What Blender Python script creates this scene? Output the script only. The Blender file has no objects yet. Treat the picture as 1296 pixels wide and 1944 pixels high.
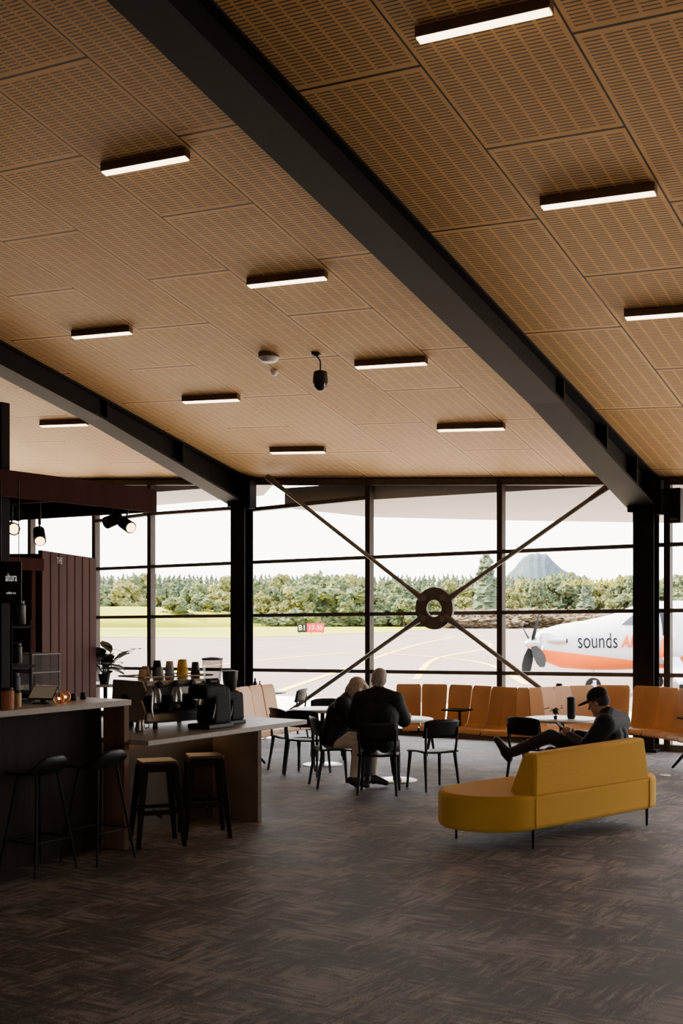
import bpy, bmesh, math, random
import numpy as np
from math import sin, cos, pi, radians, atan2, sqrt
from mathutils import Vector, Matrix, noise
random.seed(7)
S = bpy.context.scene
COL = S.collection
F, H, HY, CX = 2280., 2.0, 1165., 648.
TH = atan2(-2280, 3605)
cT, sT = cos(TH), sin(TH)
V = Vector

# ---------------------------------------------------------------- geometry helpers
def P(px, py, D): return V(((px-CX)*D/F, D, H-(py-HY)*D/F))
def FL(px, py, z=0.):
    D = F*(H-z)/(py-HY); return P(px, py, D)
def AT(px, D, z=0.): return V(((px-CX)*D/F, D, z))
def W(u, v, z=0.): return V((u*cT-v*sT, u*sT+v*cT, z))
def toUV(p): return (p.x*cT+p.y*sT, -p.x*sT+p.y*cT)
VW = 17.35
def wallpt(px, py, off=0.):
    k = (px-CX)/F
    D = (VW+off)/(-k*sT+cT)
    return P(px, py, D)
def ceilz(u, v): return 7.78-.0586*u-.2372*v
def ceilpt(px, py, off=0.):
    dx, dy, dz = (px-CX)/F, 1., (HY-py)/F
    u, v = dx*cT+dy*sT, -dx*sT+dy*cT
    t = (7.78-off-H)/(dz+.0586*u+.2372*v)
    return V((dx*t, t, H+dz*t))
def face(dx, dy): return atan2(-dx, dy)

class MB:
    def __init__(s): s.v = []; s.f = []; s.m = []
    def add(s, vs, fs, mi=0, M=None):
        n = len(s.v)
        for p in vs:
            p = V(p)
            s.v.append(M @ p if M is not None else p)
        for f in fs:
            s.f.append([i+n for i in f]); s.m.append(mi)
        return s
    def hexa(s, p, mi=0, M=None):
        return s.add(p, [(0,3,2,1),(4,5,6,7),(0,1,5,4),(1,2,6,5),(2,3,7,6),(3,0,4,7)], mi, M)
    def box(s, c, d, mi=0, M=None, t=1.):
        x, y, z = d[0]/2, d[1]/2, d[2]/2; c = V(c)
        b = [V((-x,-y,-z)),V((x,-y,-z)),V((x,y,-z)),V((-x,y,-z)),V((-x*t,-y*t,z)),V((x*t,-y*t,z)),V((x*t,y*t,z)),V((-x*t,y*t,z))]
        return s.hexa([c+q for q in b], mi, M)
    def path(s, pts, r, n=10, mi=0, M=None, cap=True):
        pts = [V(p) for p in pts]
        if not isinstance(r, (list, tuple)): r = [r]*len(pts)
        vs, fs = [], []
        up = None
        for i, p in enumerate(pts):
            d = (pts[min(i+1, len(pts)-1)]-pts[max(i-1, 0)])
            if d.length < 1e-9: d = V((0,0,1))
            d.normalize()
            if up is None:
                up = V((0,0,1)) if abs(d.z) < .9 else V((1,0,0))
            a = d.cross(up).normalized(); b = a.cross(d).normalized(); up = b
            for k in range(n):
                an = 2*pi*k/n
                vs.append(p+a*cos(an)*r[i]+b*sin(an)*r[i])
        for i in range(len(pts)-1):
            for k in range(n):
                k2 = (k+1) % n
                fs.append((i*n+k, i*n+k2, (i+1)*n+k2, (i+1)*n+k))
        if cap:
            fs.append(tuple(range(n))[::-1]); fs.append(tuple((len(pts)-1)*n+k for k in range(n)))
        return s.add(vs, fs, mi, M)
    def tube(s, a, b, ra, rb=None, n=12, mi=0, M=None):
        return s.path([a, b], [ra, ra if rb is None else rb], n, mi, M)
    def lathe(s, prof, c=(0,0,0), n=28, mi=0, M=None, closed=False, sx=1., sy=1.):
        c = V(c); vs, fs = [], []
        for r, z in prof:
            for k in range(n):
                a = 2*pi*k/n; vs.append(c+V((r*cos(a)*sx, r*sin(a)*sy, z)))
        m = len(prof)
        for i in range(m if closed else m-1):
            j = (i+1) % m
            for k in range(n):
                k2 = (k+1) % n
                fs.append((i*n+k, i*n+k2, j*n+k2, j*n+k))
        if not closed:
            fs.append(tuple(range(n))[::-1]); fs.append(tuple((m-1)*n+k for k in range(n)))
        return s.add(vs, fs, mi, M)
    def prism(s, poly, z0, z1, mi=0, M=None):
        n = len(poly)
        vs = [V((x, y, z0)) for x, y in poly]+[V((x, y, z1)) for x, y in poly]
        fs = [tuple(range(n))[::-1], tuple(range(n, 2*n))]+[(k, (k+1) % n, n+(k+1) % n, n+k) for k in range(n)]
        return s.add(vs, fs, mi, M)
    def ball(s, c, r, mi=0, M=None, n=16, rot=None):
        if not isinstance(r, (list, tuple)): r = (r, r, r)
        c = V(c); vs, fs = [], []; m = n//2
        for i in range(1, m):
            t = pi*i/m
            for k in range(n):
                a = 2*pi*k/n
                q = V((r[0]*sin(t)*cos(a), r[1]*sin(t)*sin(a), r[2]*cos(t)))
                vs.append(c+(rot @ q if rot is not None else q))
        for q in (V((0,0,r[2])), V((0,0,-r[2]))): vs.append(c+(rot @ q if rot is not None else q))
        T, B = (m-1)*n, (m-1)*n+1
        for k in range(n):
            k2 = (k+1) % n
            fs.append((T, k, k2)); fs.append((B, (m-2)*n+k2, (m-2)*n+k))
            for i in range(m-2): fs.append((i*n+k, (i+1)*n+k, (i+1)*n+k2, i*n+k2))
        return s.add(vs, fs, mi, M)
    def build(s, name, mat, parent=None, smooth=True, bevel=0., loc=None, rz=0., ang=35, seg=2):
        me = bpy.data.meshes.new(name)
        me.from_pydata([tuple(p) for p in s.v], [], s.f)
        for m in (mat if isinstance(mat, list) else [mat]): me.materials.append(m)
        me.polygons.foreach_set('material_index', s.m)
        bm = bmesh.new(); bm.from_mesh(me); bmesh.ops.recalc_face_normals(bm, faces=bm.faces); bm.to_mesh(me); bm.free()
        if smooth:
            me.polygons.foreach_set('use_smooth', [True]*len(me.polygons)); me.set_sharp_from_angle(angle=radians(ang))
        o = bpy.data.objects.new(name, me); COL.objects.link(o)
        if parent is not None: o.parent = parent
        if loc is not None: o.location = loc
        o.rotation_euler.z = rz
        if bevel:
            b = o.modifiers.new('bevel', 'BEVEL'); b.width = bevel; b.segments = seg; b.limit_method = 'ANGLE'; b.angle_limit = radians(40)
        return o

def tag(o, label=None, cat=None, group=None, kind=None):
    if label: o['label'] = label
    if cat: o['category'] = cat
    if group: o['group'] = group
    if kind: o['kind'] = kind
    return o
def thing(name, label, cat, loc=(0,0,0), rz=0., group=None):
    o = bpy.data.objects.new(name, None); COL.objects.link(o); o.empty_display_size = .1
    o.location = loc; o.rotation_euler.z = rz
    return tag(o, label, cat, group)
def kids(o): return [c for c in bpy.data.objects if c.parent == o]
def dup(root, loc, rz=0., label=None, group=None, scale=None):
    r = root.copy(); COL.objects.link(r); r.location = loc; r.rotation_euler.z = rz
    if scale is not None: r.scale = scale
    if label: r['label'] = label
    if group: r['group'] = group
    for ch in kids(root):
        c = ch.copy(); COL.objects.link(c); c.parent = r
        for g in kids(ch):
            d = g.copy(); COL.objects.link(d); d.parent = c
    return r
def text(body, size, mat, name, M=None, parent=None, shear=0., ext=.002, ax='CENTER', fn=None, sp=1., bold=0.):
    cu = bpy.data.curves.new('t', 'FONT'); cu.body = body; cu.size = size; cu.shear = shear; cu.extrude = ext; cu.align_x = ax; cu.align_y = 'CENTER'; cu.space_character = sp; cu.offset = bold
    o = bpy.data.objects.new('t', cu); COL.objects.link(o)
    dg = bpy.context.evaluated_depsgraph_get(); dg.update()
    me = bpy.data.meshes.new_from_object(o.evaluated_get(dg)); bpy.data.objects.remove(o)
    if fn:
        for v in me.vertices: v.co = fn(v.co)
    if M is not None: me.transform(M)
    me.materials.clear(); me.materials.append(mat)
    me.name = name
    q = bpy.data.objects.new(name, me); COL.objects.link(q)
    if parent is not None: q.parent = parent
    return q

# ---------------------------------------------------------------- materials
def nm(name):
    m = bpy.data.materials.new(name); m.use_nodes = True
    nt = m.node_tree; return m, nt, nt.nodes['Principled BSDF']
def mat(name, c, rough=.6, metal=0., var=.12, scale=8., em=None, es=0., coat=0., bump=0., stretch=(1,1,1), spec=None, orand=0.):
    m, nt, b = nm(name); N, L = nt.nodes, nt.links
    tc = N.new('ShaderNodeTexCoord'); mp = N.new('ShaderNodeMapping'); mp.inputs['Scale'].default_value = stretch
    no = N.new('ShaderNodeTexNoise'); no.inputs['Scale'].default_value = scale; no.inputs['Detail'].default_value = 4
    L.new(tc.outputs['Object'], mp.inputs[0]); L.new(mp.outputs[0], no.inputs['Vector'])
    r = N.new('ShaderNodeValToRGB')
    r.color_ramp.elements[0].position = .3; r.color_ramp.elements[1].position = .7
    r.color_ramp.elements[0].color = (*[x*(1-var) for x in c], 1); r.color_ramp.elements[1].color = (*[min(1, x*(1+var)) for x in c], 1)
    L.new(no.outputs['Fac'], r.inputs[0]); out = r.outputs[0]
    if orand:
        oi = N.new('ShaderNodeObjectInfo'); hs = N.new('ShaderNodeHueSaturation'); L.new(out, hs.inputs['Color'])
        mr = N.new('ShaderNodeMapRange'); mr.inputs[3].default_value = 1-orand; mr.inputs[4].default_value = 1+orand; L.new(oi.outputs['Random'], mr.inputs[0]); L.new(mr.outputs[0], hs.inputs['Value']); out = hs.outputs[0]
    L.new(out, b.inputs['Base Color'])
    b.inputs['Roughness'].default_value = rough; b.inputs['Metallic'].default_value = metal
    if coat: b.inputs['Coat Weight'].default_value = coat
    if spec is not None: b.inputs['Specular IOR Level'].default_value = spec
    if bump:
        bp = N.new('ShaderNodeBump'); bp.inputs['Strength'].default_value = bump; bp.inputs['Distance'].default_value = .01
        L.new(no.outputs['Fac'], bp.inputs['Height']); L.new(bp.outputs[0], b.inputs['Normal'])
    if em: b.inputs['Emission Color'].default_value = (*em, 1); b.inputs['Emission Strength'].default_value = es
    return m
def mth(nt, op, a, b=None, c=None):
    n = nt.nodes.new('ShaderNodeMath'); n.operation = op
    for i, x in enumerate((a, b, c)):
        if x is None: continue
        if isinstance(x, (int, float)): n.inputs[i].default_value = x
        else: nt.links.new(x, n.inputs[i])
    return n.outputs[0]

M_black = mat('black_steel', (.010, .0085, .008), .7, 0., spec=.15)
M_frame = mat('window_frame_bronze', (.085, .072, .064), .5, .2, spec=.3)
M_plast = mat('black_plastic', (.010, .010, .010), .5, spec=.3)
M_rub = mat('rubber', (.015, .015, .015), .85, spec=.1)
M_prop = mat('propeller_grey', (.007, .008, .010), .9, spec=.05)
M_steel = mat('brushed_steel', (.50, .48, .45), .28, .95, .06)
M_brace = mat('brace_paint', (.17, .155, .14), .5, .2, .04)
M_gal = mat('ring_paint', (.11, .098, .088), .5, .2, .04)
M_shell = mat('plywood_shell', (.68, .36, .145), .45, 0, .12, 3., stretch=(1, 1, .3), spec=.3, orand=.10)
M_yel = mat('mustard_upholstery', (.60, .34, .05), .92, 0, .10, 160., bump=.3, spec=.15)
M_top = mat('stone_worktop', (.24, .205, .175), .45, 0, .1, 30., spec=.3)
M_bar = mat('bar_walnut', (.10, .055, .034), .7, 0, .25, 5., stretch=(1, 1, .12), spec=.15)
M_bard = mat('bar_dark_front', (.020, .014, .011), .75, 0, .2, 5., stretch=(4, 4, .3), spec=.12)
M_barg = mat('bar_bronze_panel', (.08, .057, .042), .65, .0, .1, 4., spec=.15)
M_kio = mat('oxblood_timber', (.055, .016, .012), .75, 0, .25, 4., stretch=(1, 1, .1), spec=.08)
M_tt = mat('pale_table_top', (.55, .53, .5), .3, 0, .05)
M_white = mat('white_plastic', (.75, .74, .72), .4, 0, .03)
M_led = mat('led_diffuser', (.9, .85, .75), .5, 0, .01, em=(1, .76, .46), es=9.)
M_house = mat('lamp_housing', (.16, .10, .06), .5, .2)
M_glow = mat('warm_lamp', (.9, .6, .3), .5, 0, .01, em=(1, .55, .2), es=10.)
M_yelp = mat('yellow_paint', (.70, .46, .03), .7, 0, .1)
M_yelglow = mat('glowing_yellow_marker', (.9, .8, .04), .7, 0, .1, em=(.95, .78, .0), es=1.8)  # emission added so the back-lit yellow writing does not turn dark
M_red = mat('red_sign', (.6, .012, .02), .6, 0, .03, spec=.1)
M_orange = mat('orange_paint', (.8, .12, .004), .35, 0, .03)
M_wpaint = mat('aircraft_white', (.62, .62, .63), .25, 0, .02, coat=.3)
M_ink = mat('dark_lettering', (.012, .014, .02), .6, spec=.1)
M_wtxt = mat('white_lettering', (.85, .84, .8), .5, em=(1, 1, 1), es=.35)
M_dtxt = mat('dim_lettering', (.16, .13, .12), .5)
M_soff = mat('canopy_soffit', (.27, .255, .24), .6, 0, .04, .6)
M_skin = mat('skin', (.42, .22, .15), .55, 0, .08)
M_lip = mat('lips', (.30, .11, .09), .5)
M_eye = mat('eye_dark', (.02, .015, .012), .3)
M_jack = mat('dark_jacket', (.014, .013, .015), .8, 0, .3, 20., bump=.3, spec=.3)
M_navy = mat('navy_jumper', (.014, .016, .022), .85, 0, .3, 30., bump=.3, spec=.3)
M_jean = mat('dark_jeans', (.035, .034, .040), .85, 0, .2, 40., bump=.2)
M_beige = mat('beige_trousers', (.54, .42, .31), .85, 0, .12, 20., bump=.2)
M_shoe = mat('black_shoes', (.012, .010, .010), .5)
M_ghair = mat('grey_hair', (.36, .32, .28), .8, 0, .35, 60., stretch=(1, 1, .3), bump=.5)
M_bhair = mat('ash_blonde_hair', (.42, .34, .26), .75, 0, .4, 60., stretch=(1, 1, .3), bump=.5)
M_leaf = mat('glossy_leaf', (.025, .035, .014), .4, 0, .3)
M_soil = mat('soil', (.02, .014, .01), .9)
M_kraft = mat('kraft_cup', (.50, .33, .17), .7)
M_gcup = mat('grey_cup', (.20, .20, .20), .6)
M_ycup = mat('yellow_cup', (.75, .45, .03), .6)
M_pot = mat('terracotta', (.35, .13, .05), .7)
M_screen = mat('screen_glass', (.02, .02, .025), .15)
M_wall = mat('interior_wall_paint', (.06, .042, .032), .9, 0, .1)
M_copper = mat('copper_wire', (.7, .3, .12), .3, .9)

def glass_mat(name, tint, refl):
    m = bpy.data.materials.new(name); m.use_nodes = True; nt = m.node_tree; N, L = nt.nodes, nt.links
    N.remove(N['Principled BSDF']); out = N['Material Output']
    t = N.new('ShaderNodeBsdfTransparent'); t.inputs[0].default_value = (*tint, 1)
    g = N.new('ShaderNodeBsdfGlossy'); g.inputs['Roughness'].default_value = .02
    lw = N.new('ShaderNodeLayerWeight'); lw.inputs[0].default_value = .25
    k = mth(nt, 'MULTIPLY', lw.outputs['Fresnel'], refl)
    mx = N.new('ShaderNodeMixShader'); L.new(k, mx.inputs[0]); L.new(t.outputs[0], mx.inputs[1]); L.new(g.outputs[0], mx.inputs[2])
    L.new(mx.outputs[0], out.inputs[0]); return m
M_glass = glass_mat('window_glass', (.97, .97, .96), .15)
M_hop = glass_mat('smoked_hopper', (.45, .45, .46), .5)

def ceiling_mat():
    m, nt, b = nm('slotted_plywood'); N, L = nt.nodes, nt.links
    uv = N.new('ShaderNodeUVMap'); sp = N.new('ShaderNodeSeparateXYZ'); L.new(uv.outputs[0], sp.inputs[0])
    x, y = sp.outputs[0], sp.outputs[1]
    PW, PL = 1.165, 2.245
    xi = mth(nt, 'FLOOR', mth(nt, 'DIVIDE', x, PW))
    xf = mth(nt, 'SUBTRACT', x, mth(nt, 'MULTIPLY', xi, PW))
    par = mth(nt, 'FLOORED_MODULO', xi, 2.)
    y2 = mth(nt, 'ADD', y, mth(nt, 'MULTIPLY', par, PL/2))
    yi = mth(nt, 'FLOOR', mth(nt, 'DIVIDE', y2, PL))
    yf = mth(nt, 'SUBTRACT', y2, mth(nt, 'MULTIPLY', yi, PL))
    def band(val, lo, hi): return mth(nt, 'MULTIPLY', mth(nt, 'GREATER_THAN', val, lo), mth(nt, 'LESS_THAN', val, hi))
    seam = mth(nt, 'SUBTRACT', 1., mth(nt, 'MULTIPLY', band(xf, .009, PW-.009), band(yf, .012, PL-.012)))
    inner = mth(nt, 'MULTIPLY', band(xf, .035, PW-.035), band(yf, .055, PL-.055))
    cp = (PW-.07)/7
    cf = mth(nt, 'FRACT', mth(nt, 'DIVIDE', mth(nt, 'SUBTRACT', xf, .035), cp))
    rf = mth(nt, 'FRACT', mth(nt, 'DIVIDE', mth(nt, 'SUBTRACT', yf, .055), (PL-.11)/58))
    slot = mth(nt, 'MULTIPLY', mth(nt, 'MULTIPLY', band(cf, .08, .92), band(rf, .33, .66)), inner)
    dark = mth(nt, 'MAXIMUM', mth(nt, 'MULTIPLY', slot, .84), mth(nt, 'MULTIPLY', seam, .94))
    cmb = N.new('ShaderNodeCombineXYZ'); L.new(xi, cmb.inputs[0]); L.new(yi, cmb.inputs[1])
    wn = N.new('ShaderNodeTexWhiteNoise'); L.new(cmb.outputs[0], wn.inputs['Vector'])
    mp = N.new('ShaderNodeMapping'); mp.inputs['Scale'].default_value = (1, 6, 1); L.new(uv.outputs[0], mp.inputs[0])
    no = N.new('ShaderNodeTexNoise'); no.inputs['Scale'].default_value = 2.5; no.inputs['Detail'].default_value = 5; L.new(mp.outputs[0], no.inputs['Vector'])
    f = mth(nt, 'ADD', mth(nt, 'MULTIPLY', wn.outputs['Value'], .40), mth(nt, 'MULTIPLY', no.outputs['Fac'], .60))
    r = N.new('ShaderNodeValToRGB'); r.color_ramp.elements[0].color = (.74, .43, .155, 1); r.color_ramp.elements[1].color = (.94, .61, .265, 1)
    r.color_ramp.elements[0].position = .2; r.color_ramp.elements[1].position = .8
    L.new(f, r.inputs[0])
    mx = N.new('ShaderNodeMix'); mx.data_type = 'RGBA'; L.new(dark, mx.inputs[0]); L.new(r.outputs[0], mx.inputs[6]); mx.inputs[7].default_value = (.012, .007, .004, 1)
    L.new(mx.outputs[2], b.inputs['Base Color']); b.inputs['Roughness'].default_value = .6
    b.inputs['Specular IOR Level'].default_value = .2
    return m
def carpet_mat():
    m, nt, b = nm('carpet_tiles'); N, L = nt.nodes, nt.links
    tc = N.new('ShaderNodeTexCoord'); mp = N.new('ShaderNodeMapping'); mp.inputs['Rotation'].default_value = (0, 0, -TH+radians(90))
    L.new(tc.outputs['Object'], mp.inputs[0])
    def streak(s):
        q = N.new('ShaderNodeMapping'); q.inputs['Scale'].default_value = s; L.new(mp.outputs[0], q.inputs[0])
        n = N.new('ShaderNodeTexNoise'); n.inputs['Scale'].default_value = 1.; n.inputs['Detail'].default_value = 9; n.inputs['Roughness'].default_value = .8; n.inputs['Distortion'].default_value = .3
        L.new(q.outputs[0], n.inputs['Vector']); return n.outputs['Fac']
    a, c = streak((2.6, 19, 1)), streak((19, 2.6, 1))
    ck = N.new('ShaderNodeTexNoise'); ck.inputs['Scale'].default_value = 2.6; ck.inputs['Detail'].default_value = 3; L.new(mp.outputs[0], ck.inputs['Vector'])
    sel = N.new('ShaderNodeMapRange'); sel.inputs[1].default_value = .44; sel.inputs[2].default_value = .56; L.new(ck.outputs['Fac'], sel.inputs[0])
    mx = N.new('ShaderNodeMix'); mx.data_type = 'FLOAT'; L.new(sel.outputs[0], mx.inputs[0]); L.new(a, mx.inputs[2]); L.new(c, mx.inputs[3])
    fine = N.new('ShaderNodeTexNoise'); fine.inputs['Scale'].default_value = 110; fine.inputs['Detail'].default_value = 2; L.new(mp.outputs[0], fine.inputs['Vector'])
    big = N.new('ShaderNodeTexNoise'); big.inputs['Scale'].default_value = 1.6; big.inputs['Detail'].default_value = 4; L.new(mp.outputs[0], big.inputs['Vector'])
    f = mth(nt, 'ADD', mx.outputs[0], mth(nt, 'MULTIPLY', mth(nt, 'SUBTRACT', fine.outputs['Fac'], .5), .35))
    f = mth(nt, 'ADD', f, mth(nt, 'MULTIPLY', mth(nt, 'SUBTRACT', big.outputs['Fac'], .5), .45))
    r = N.new('ShaderNodeValToRGB'); r.color_ramp.elements[0].position = .47; r.color_ramp.elements[0].color = (.036, .029, .026, 1)
    r.color_ramp.elements[1].position = .60; r.color_ramp.elements[1].color = (.235, .192, .172, 1)
    L.new(f, r.inputs[0]); L.new(r.outputs[0], b.inputs['Base Color']); b.inputs['Roughness'].default_value = .7; b.inputs['Specular IOR Level'].default_value = .4
    bp = N.new('ShaderNodeBump'); bp.inputs['Strength'].default_value = .4; bp.inputs['Distance'].default_value = .008; L.new(f, bp.inputs['Height']); L.new(bp.outputs[0], b.inputs['Normal'])
    return m
def ramp_mat(name, cols, scale, rough=.9, stretch=(1, 1, 1), detail=6):
    m, nt, b = nm(name); N, L = nt.nodes, nt.links
    tc = N.new('ShaderNodeTexCoord'); mp = N.new('ShaderNodeMapping'); mp.inputs['Scale'].default_value = stretch
    no = N.new('ShaderNodeTexNoise'); no.inputs['Scale'].default_value = scale; no.inputs['Detail'].default_value = detail
    L.new(tc.outputs['Object'], mp.inputs[0]); L.new(mp.outputs[0], no.inputs['Vector'])
    r = N.new('ShaderNodeValToRGB'); e = r.color_ramp.elements
    e[0].position = .3; e[1].position = .7; e[0].color = (*cols[0], 1); e[1].color = (*cols[-1], 1)
    if len(cols) == 3: q = e.new(.5); q.color = (*cols[1], 1)
    L.new(no.outputs['Fac'], r.inputs[0]); L.new(r.outputs[0], b.inputs['Base Color']); b.inputs['Roughness'].default_value = rough
    b.inputs['Specular IOR Level'].default_value = .1
    return m
M_ceil, M_carp = ceiling_mat(), carpet_mat()
M_tar = ramp_mat('pink_grey_tarmac', [(.150, .112, .097), (.205, .160, .140)], .12, stretch=(1, .25, 1))
M_bounce = ramp_mat('pale_bounce_ground', [(.72, .60, .48), (.82, .70, .57)], .5)
M_grass = ramp_mat('sunlit_grass', [(.12, .135, .006), (.28, .27, .012), (.19, .20, .010)], .06, stretch=(.3, 2, 1))
M_tA = ramp_mat('olive_foliage', [(.046, .056, .020), (.10, .105, .034), (.20, .175, .052)], 6.)  # distance haze and yellowish highlights are mixed into the foliage colours
M_tB = ramp_mat('green_foliage', [(.036, .052, .026), (.068, .086, .040), (.14, .145, .055)], 6.)
M_tC = ramp_mat('pine_foliage', [(.058, .080, .050), (.085, .108, .062)], 4.)
M_tD = ramp_mat('brown_scrub', [(.07, .052, .033), (.14, .108, .065)], 5.)
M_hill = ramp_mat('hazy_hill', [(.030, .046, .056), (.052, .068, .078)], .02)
M_trunk = mat('tree_bark', (.09, .06, .04), .9)

# ================================================================= SETTING
me = bpy.data.meshes.new('ceiling'); vs, fs, uvs = [], [], []
for (u0, u1, off, sc, v0) in ((-24, -13.11, -14.3, 1., 8.6), (-13.11, -5.68, -6.92, 1., 8.23), (-5.68, 6.2, -4.34, 1.2/1.165, 9.11)):
    n = len(vs)
    for (u, v) in ((u0, -6), (u1, -6), (u1, VW+.15), (u0, VW+.15)):
        vs.append(tuple(W(u, v, ceilz(u, v)))); uvs.append(((u-off)/sc, v-v0))
    fs.append((n+3, n+2, n+1, n))
me.from_pydata(vs, [], fs); ul = me.uv_layers.new(name='UVMap')
for l in me.loops: ul.data[l.index].uv = uvs[l.vertex_index]
me.materials.append(M_ceil); o = bpy.data.objects.new('ceiling', me); COL.objects.link(o); tag(o, kind='structure')
mb = MB(); r = [(-24.2, -6.2), (6.4, -6.2), (6.4, VW+.6), (-24.2, VW+.6)]
mb.hexa([W(u, v, ceilz(u, v)+.12) for u, v in r]+[W(u, v, ceilz(u, v)+.4) for u, v in r])
tag(mb.build('roof', M_wall, smooth=False), kind='structure')
mb = MB(); r = [(-24, -6), (6.2, -6), (6.2, VW+.1), (-24, VW+.1)]
mb.hexa([W(u, v, -.28) for u, v in r]+[W(u, v, 0) for u, v in r]); tag(mb.build('floor', M_carp, smooth=False), kind='structure')
for nme, a, b_ in (('wall_left', (-24, -6), (-24, VW)), ('wall_right', (6.2, -6), (6.2, VW))):
    mb = MB(); mb.add([W(*a, 0), W(*b_, 0), W(*b_, ceilz(*b_)), W(*a, ceilz(*a))], [(0, 1, 2, 3)]); tag(mb.build(nme, M_wall, smooth=False), kind='structure')
# unseen back wall, solid; open gap added at right to light the sofa
mb = MB(); hd = 2.4; mb.hexa([W(-24, -6.2, hd), W(6.2, -6.2, hd), W(6.2, -6, hd), W(-24, -6, hd), W(-24, -6.2, ceilz(-24, -6)), W(6.2, -6.2, ceilz(6.2, -6)), W(6.2, -6, ceilz(6.2, -6)), W(-24, -6, ceilz(-24, -6))])
mb.hexa([W(a, b_, z) for z in (0, hd) for a, b_ in ((-24, -6.2), (1, -6.2), (1, -6), (-24, -6))])
tag(mb.build('wall_back', M_wall, smooth=False), kind='structure')

def wbar(mb, p0, p1, w=.05, dv=.07):
    a, b_ = wallpt(*p0), wallpt(*p1); d = (b_-a).normalized(); nrm = W(0, 1, 0); s = d.cross(nrm).normalized()
    mb.hexa([a-s*w-nrm*dv, b_-s*w-nrm*dv, b_-s*w+nrm*dv, a-s*w+nrm*dv, a+s*w-nrm*dv, b_+s*w-nrm*dv, b_+s*w+nrm*dv, a+s*w+nrm*dv])
def yl(p, x): return p[0]+(p[1]-p[0])*(x-190)/1010.
T1, T2, T3 = (1080, 1037), (1172, 1160), (1268, 1281)
bays = [(-200, 60), (60, 182), (182, 287), (287, 458), (458, 701), (701, 951), (951, 1225), (1225, 1268), (1268, 1560)]
def topy(x): p = wallpt(x, 900); u, v = toUV(p); return HY-(ceilz(u, v)-H)*F/p.y
def boty(x): p = wallpt(x, 900); return HY+H*F/p.y
for i, (xa, xb) in enumerate(bays):
    w = tag(bpy.data.objects.new('window_%d' % (i+1), None), kind='structure'); COL.objects.link(w)
    mb = MB()
    for T in (T1, T2, T3): wbar(mb, (xa, yl(T, xa)), (xb, yl(T, xb)), .030, .05)
    wbar(mb, (xa, topy(xa)+7), (xb, topy(xb)+7), .05); wbar(mb, (xa, boty(xa)-6), (xb, boty(xb)-6), .05)
    for x in (xa, xb): wbar(mb, (x, topy(x)), (x, boty(x)), .046, .07)
    if i == 4: wbar(mb, (xa, 970), (xb, 945), .035)
    if i in (2, 3): wbar(mb, (xa, {2: 990, 3: 976}[i]), (xb, {2: 976, 3: 964}[i]), .03)
    mb.build('frame', M_frame, w, smooth=False)
    g = MB(); g.add([wallpt(xa, boty(xa)), wallpt(xb, boty(xb)), wallpt(xb, topy(xb)), wallpt(xa, topy(xa))], [(0, 1, 2, 3)]); g.build('pane', M_glass, w, smooth=False)

def cbox(mb, u0, u1, v0, v1, o0, o1, mi=0, o1b=None):
    q = [(u0, v0), (u1, v0), (u1, v1), (u0, v1)]; lo = [o1, o1, o1b or o1, o1b or o1]
    mb.hexa([W(u, v, ceilz(u, v)-l) for (u, v), l in zip(q, lo)]+[W(u, v, ceilz(u, v)-o0) for u, v in q], mi)
def rafter(uc, label, st):
    t = thing('roof_beam', label, 'beam', (0, 0, 0))
    mb = MB(); cbox(mb, uc-.2, uc+.22, -5.9, VW-.1, .0, .03); cbox(mb, uc-.13, uc+.13, -5.9, 13.6, .03, .31); cbox(mb, uc-.06, uc+.06, 13.6, VW-.1, .03, .31, o1b=.47)
    mb.build('web', M_black, t, smooth=False)
    mb = MB()
    q = [(uc-.22, -5.9), (uc+.22, -5.9), (uc+.22, 13.6), (uc-.22, 13.6)]
    mb.hexa([W(u, v, ceilz(u, v)-.34) for u, v in q]+[W(u, v, ceilz(u, v)-.30) for u, v in q])
    q = [(uc-.22, 13.6, .34), (uc+.22, 13.6, .34), (uc+.22, VW-.1, .50), (uc-.22, VW-.1, .50)]
    mb.hexa([W(u, v, ceilz(u, v)-z) for u, v, z in q]+[W(u, v, ceilz(u, v)-z+.04) for u, v, z in q]); mb.build('bottom_flange', M_black, t, smooth=False)
    for v in st:
        mb = MB(); d = .31+max(0, v-13.6)*.043; cbox(mb, uc-.2, uc+.2, v-.02, v+.02, .02, d); mb.build('stiffener', M_black, t, smooth=False)
rafter(-5.68, 'wide black steel roof beam running across the middle of the slotted ceiling', (13.7, 15.2, 16.4))
rafter(-13.11, 'narrower looking black steel roof beam at the left, above the coffee bar', (13.7, 15.5))
def column(px, label):
    p = wallpt(px, 1100, -.17); u, v = toUV(p); t = thing('steel_column', label, 'column', W(u, v, 0), TH); h = ceilz(u, v)-.02
    mb = MB(); mb.box((0, 0, h/2), (.02, .22, h)); mb.build('web', M_black, t, smooth=False)
    for s in (-1, 1):
        mb = MB(); mb.box((0, s*.12, h/2), (.31, .024, h)); mb.build('flange', M_black, t, smooth=False)
    mb = MB(); mb.box((0, 0, .02), (.42, .4, .04)); mb.build('base_plate', M_black, t, smooth=False, bevel=.004)
    for x, hh in ((.2, .5), (-.2, .4)):
        mb = MB(); mb.box((x, 0, h-.33), (.1, .2, hh)); mb.build('bracket', M_black, t, smooth=False, bevel=.004)
column(459, 'black steel column in front of the windows, left of the cross brace')
column(1226, 'black steel column in front of the windows, right of the cross brace beside the aircraft')
c0 = wallpt(825, 1155, -.42); rel = lambda px, py: wallpt(px, py, -.42)-c0
t = thing('cross_brace', 'steel X shaped cross brace with round centre plate before the windows', 'brace', c0)
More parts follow.
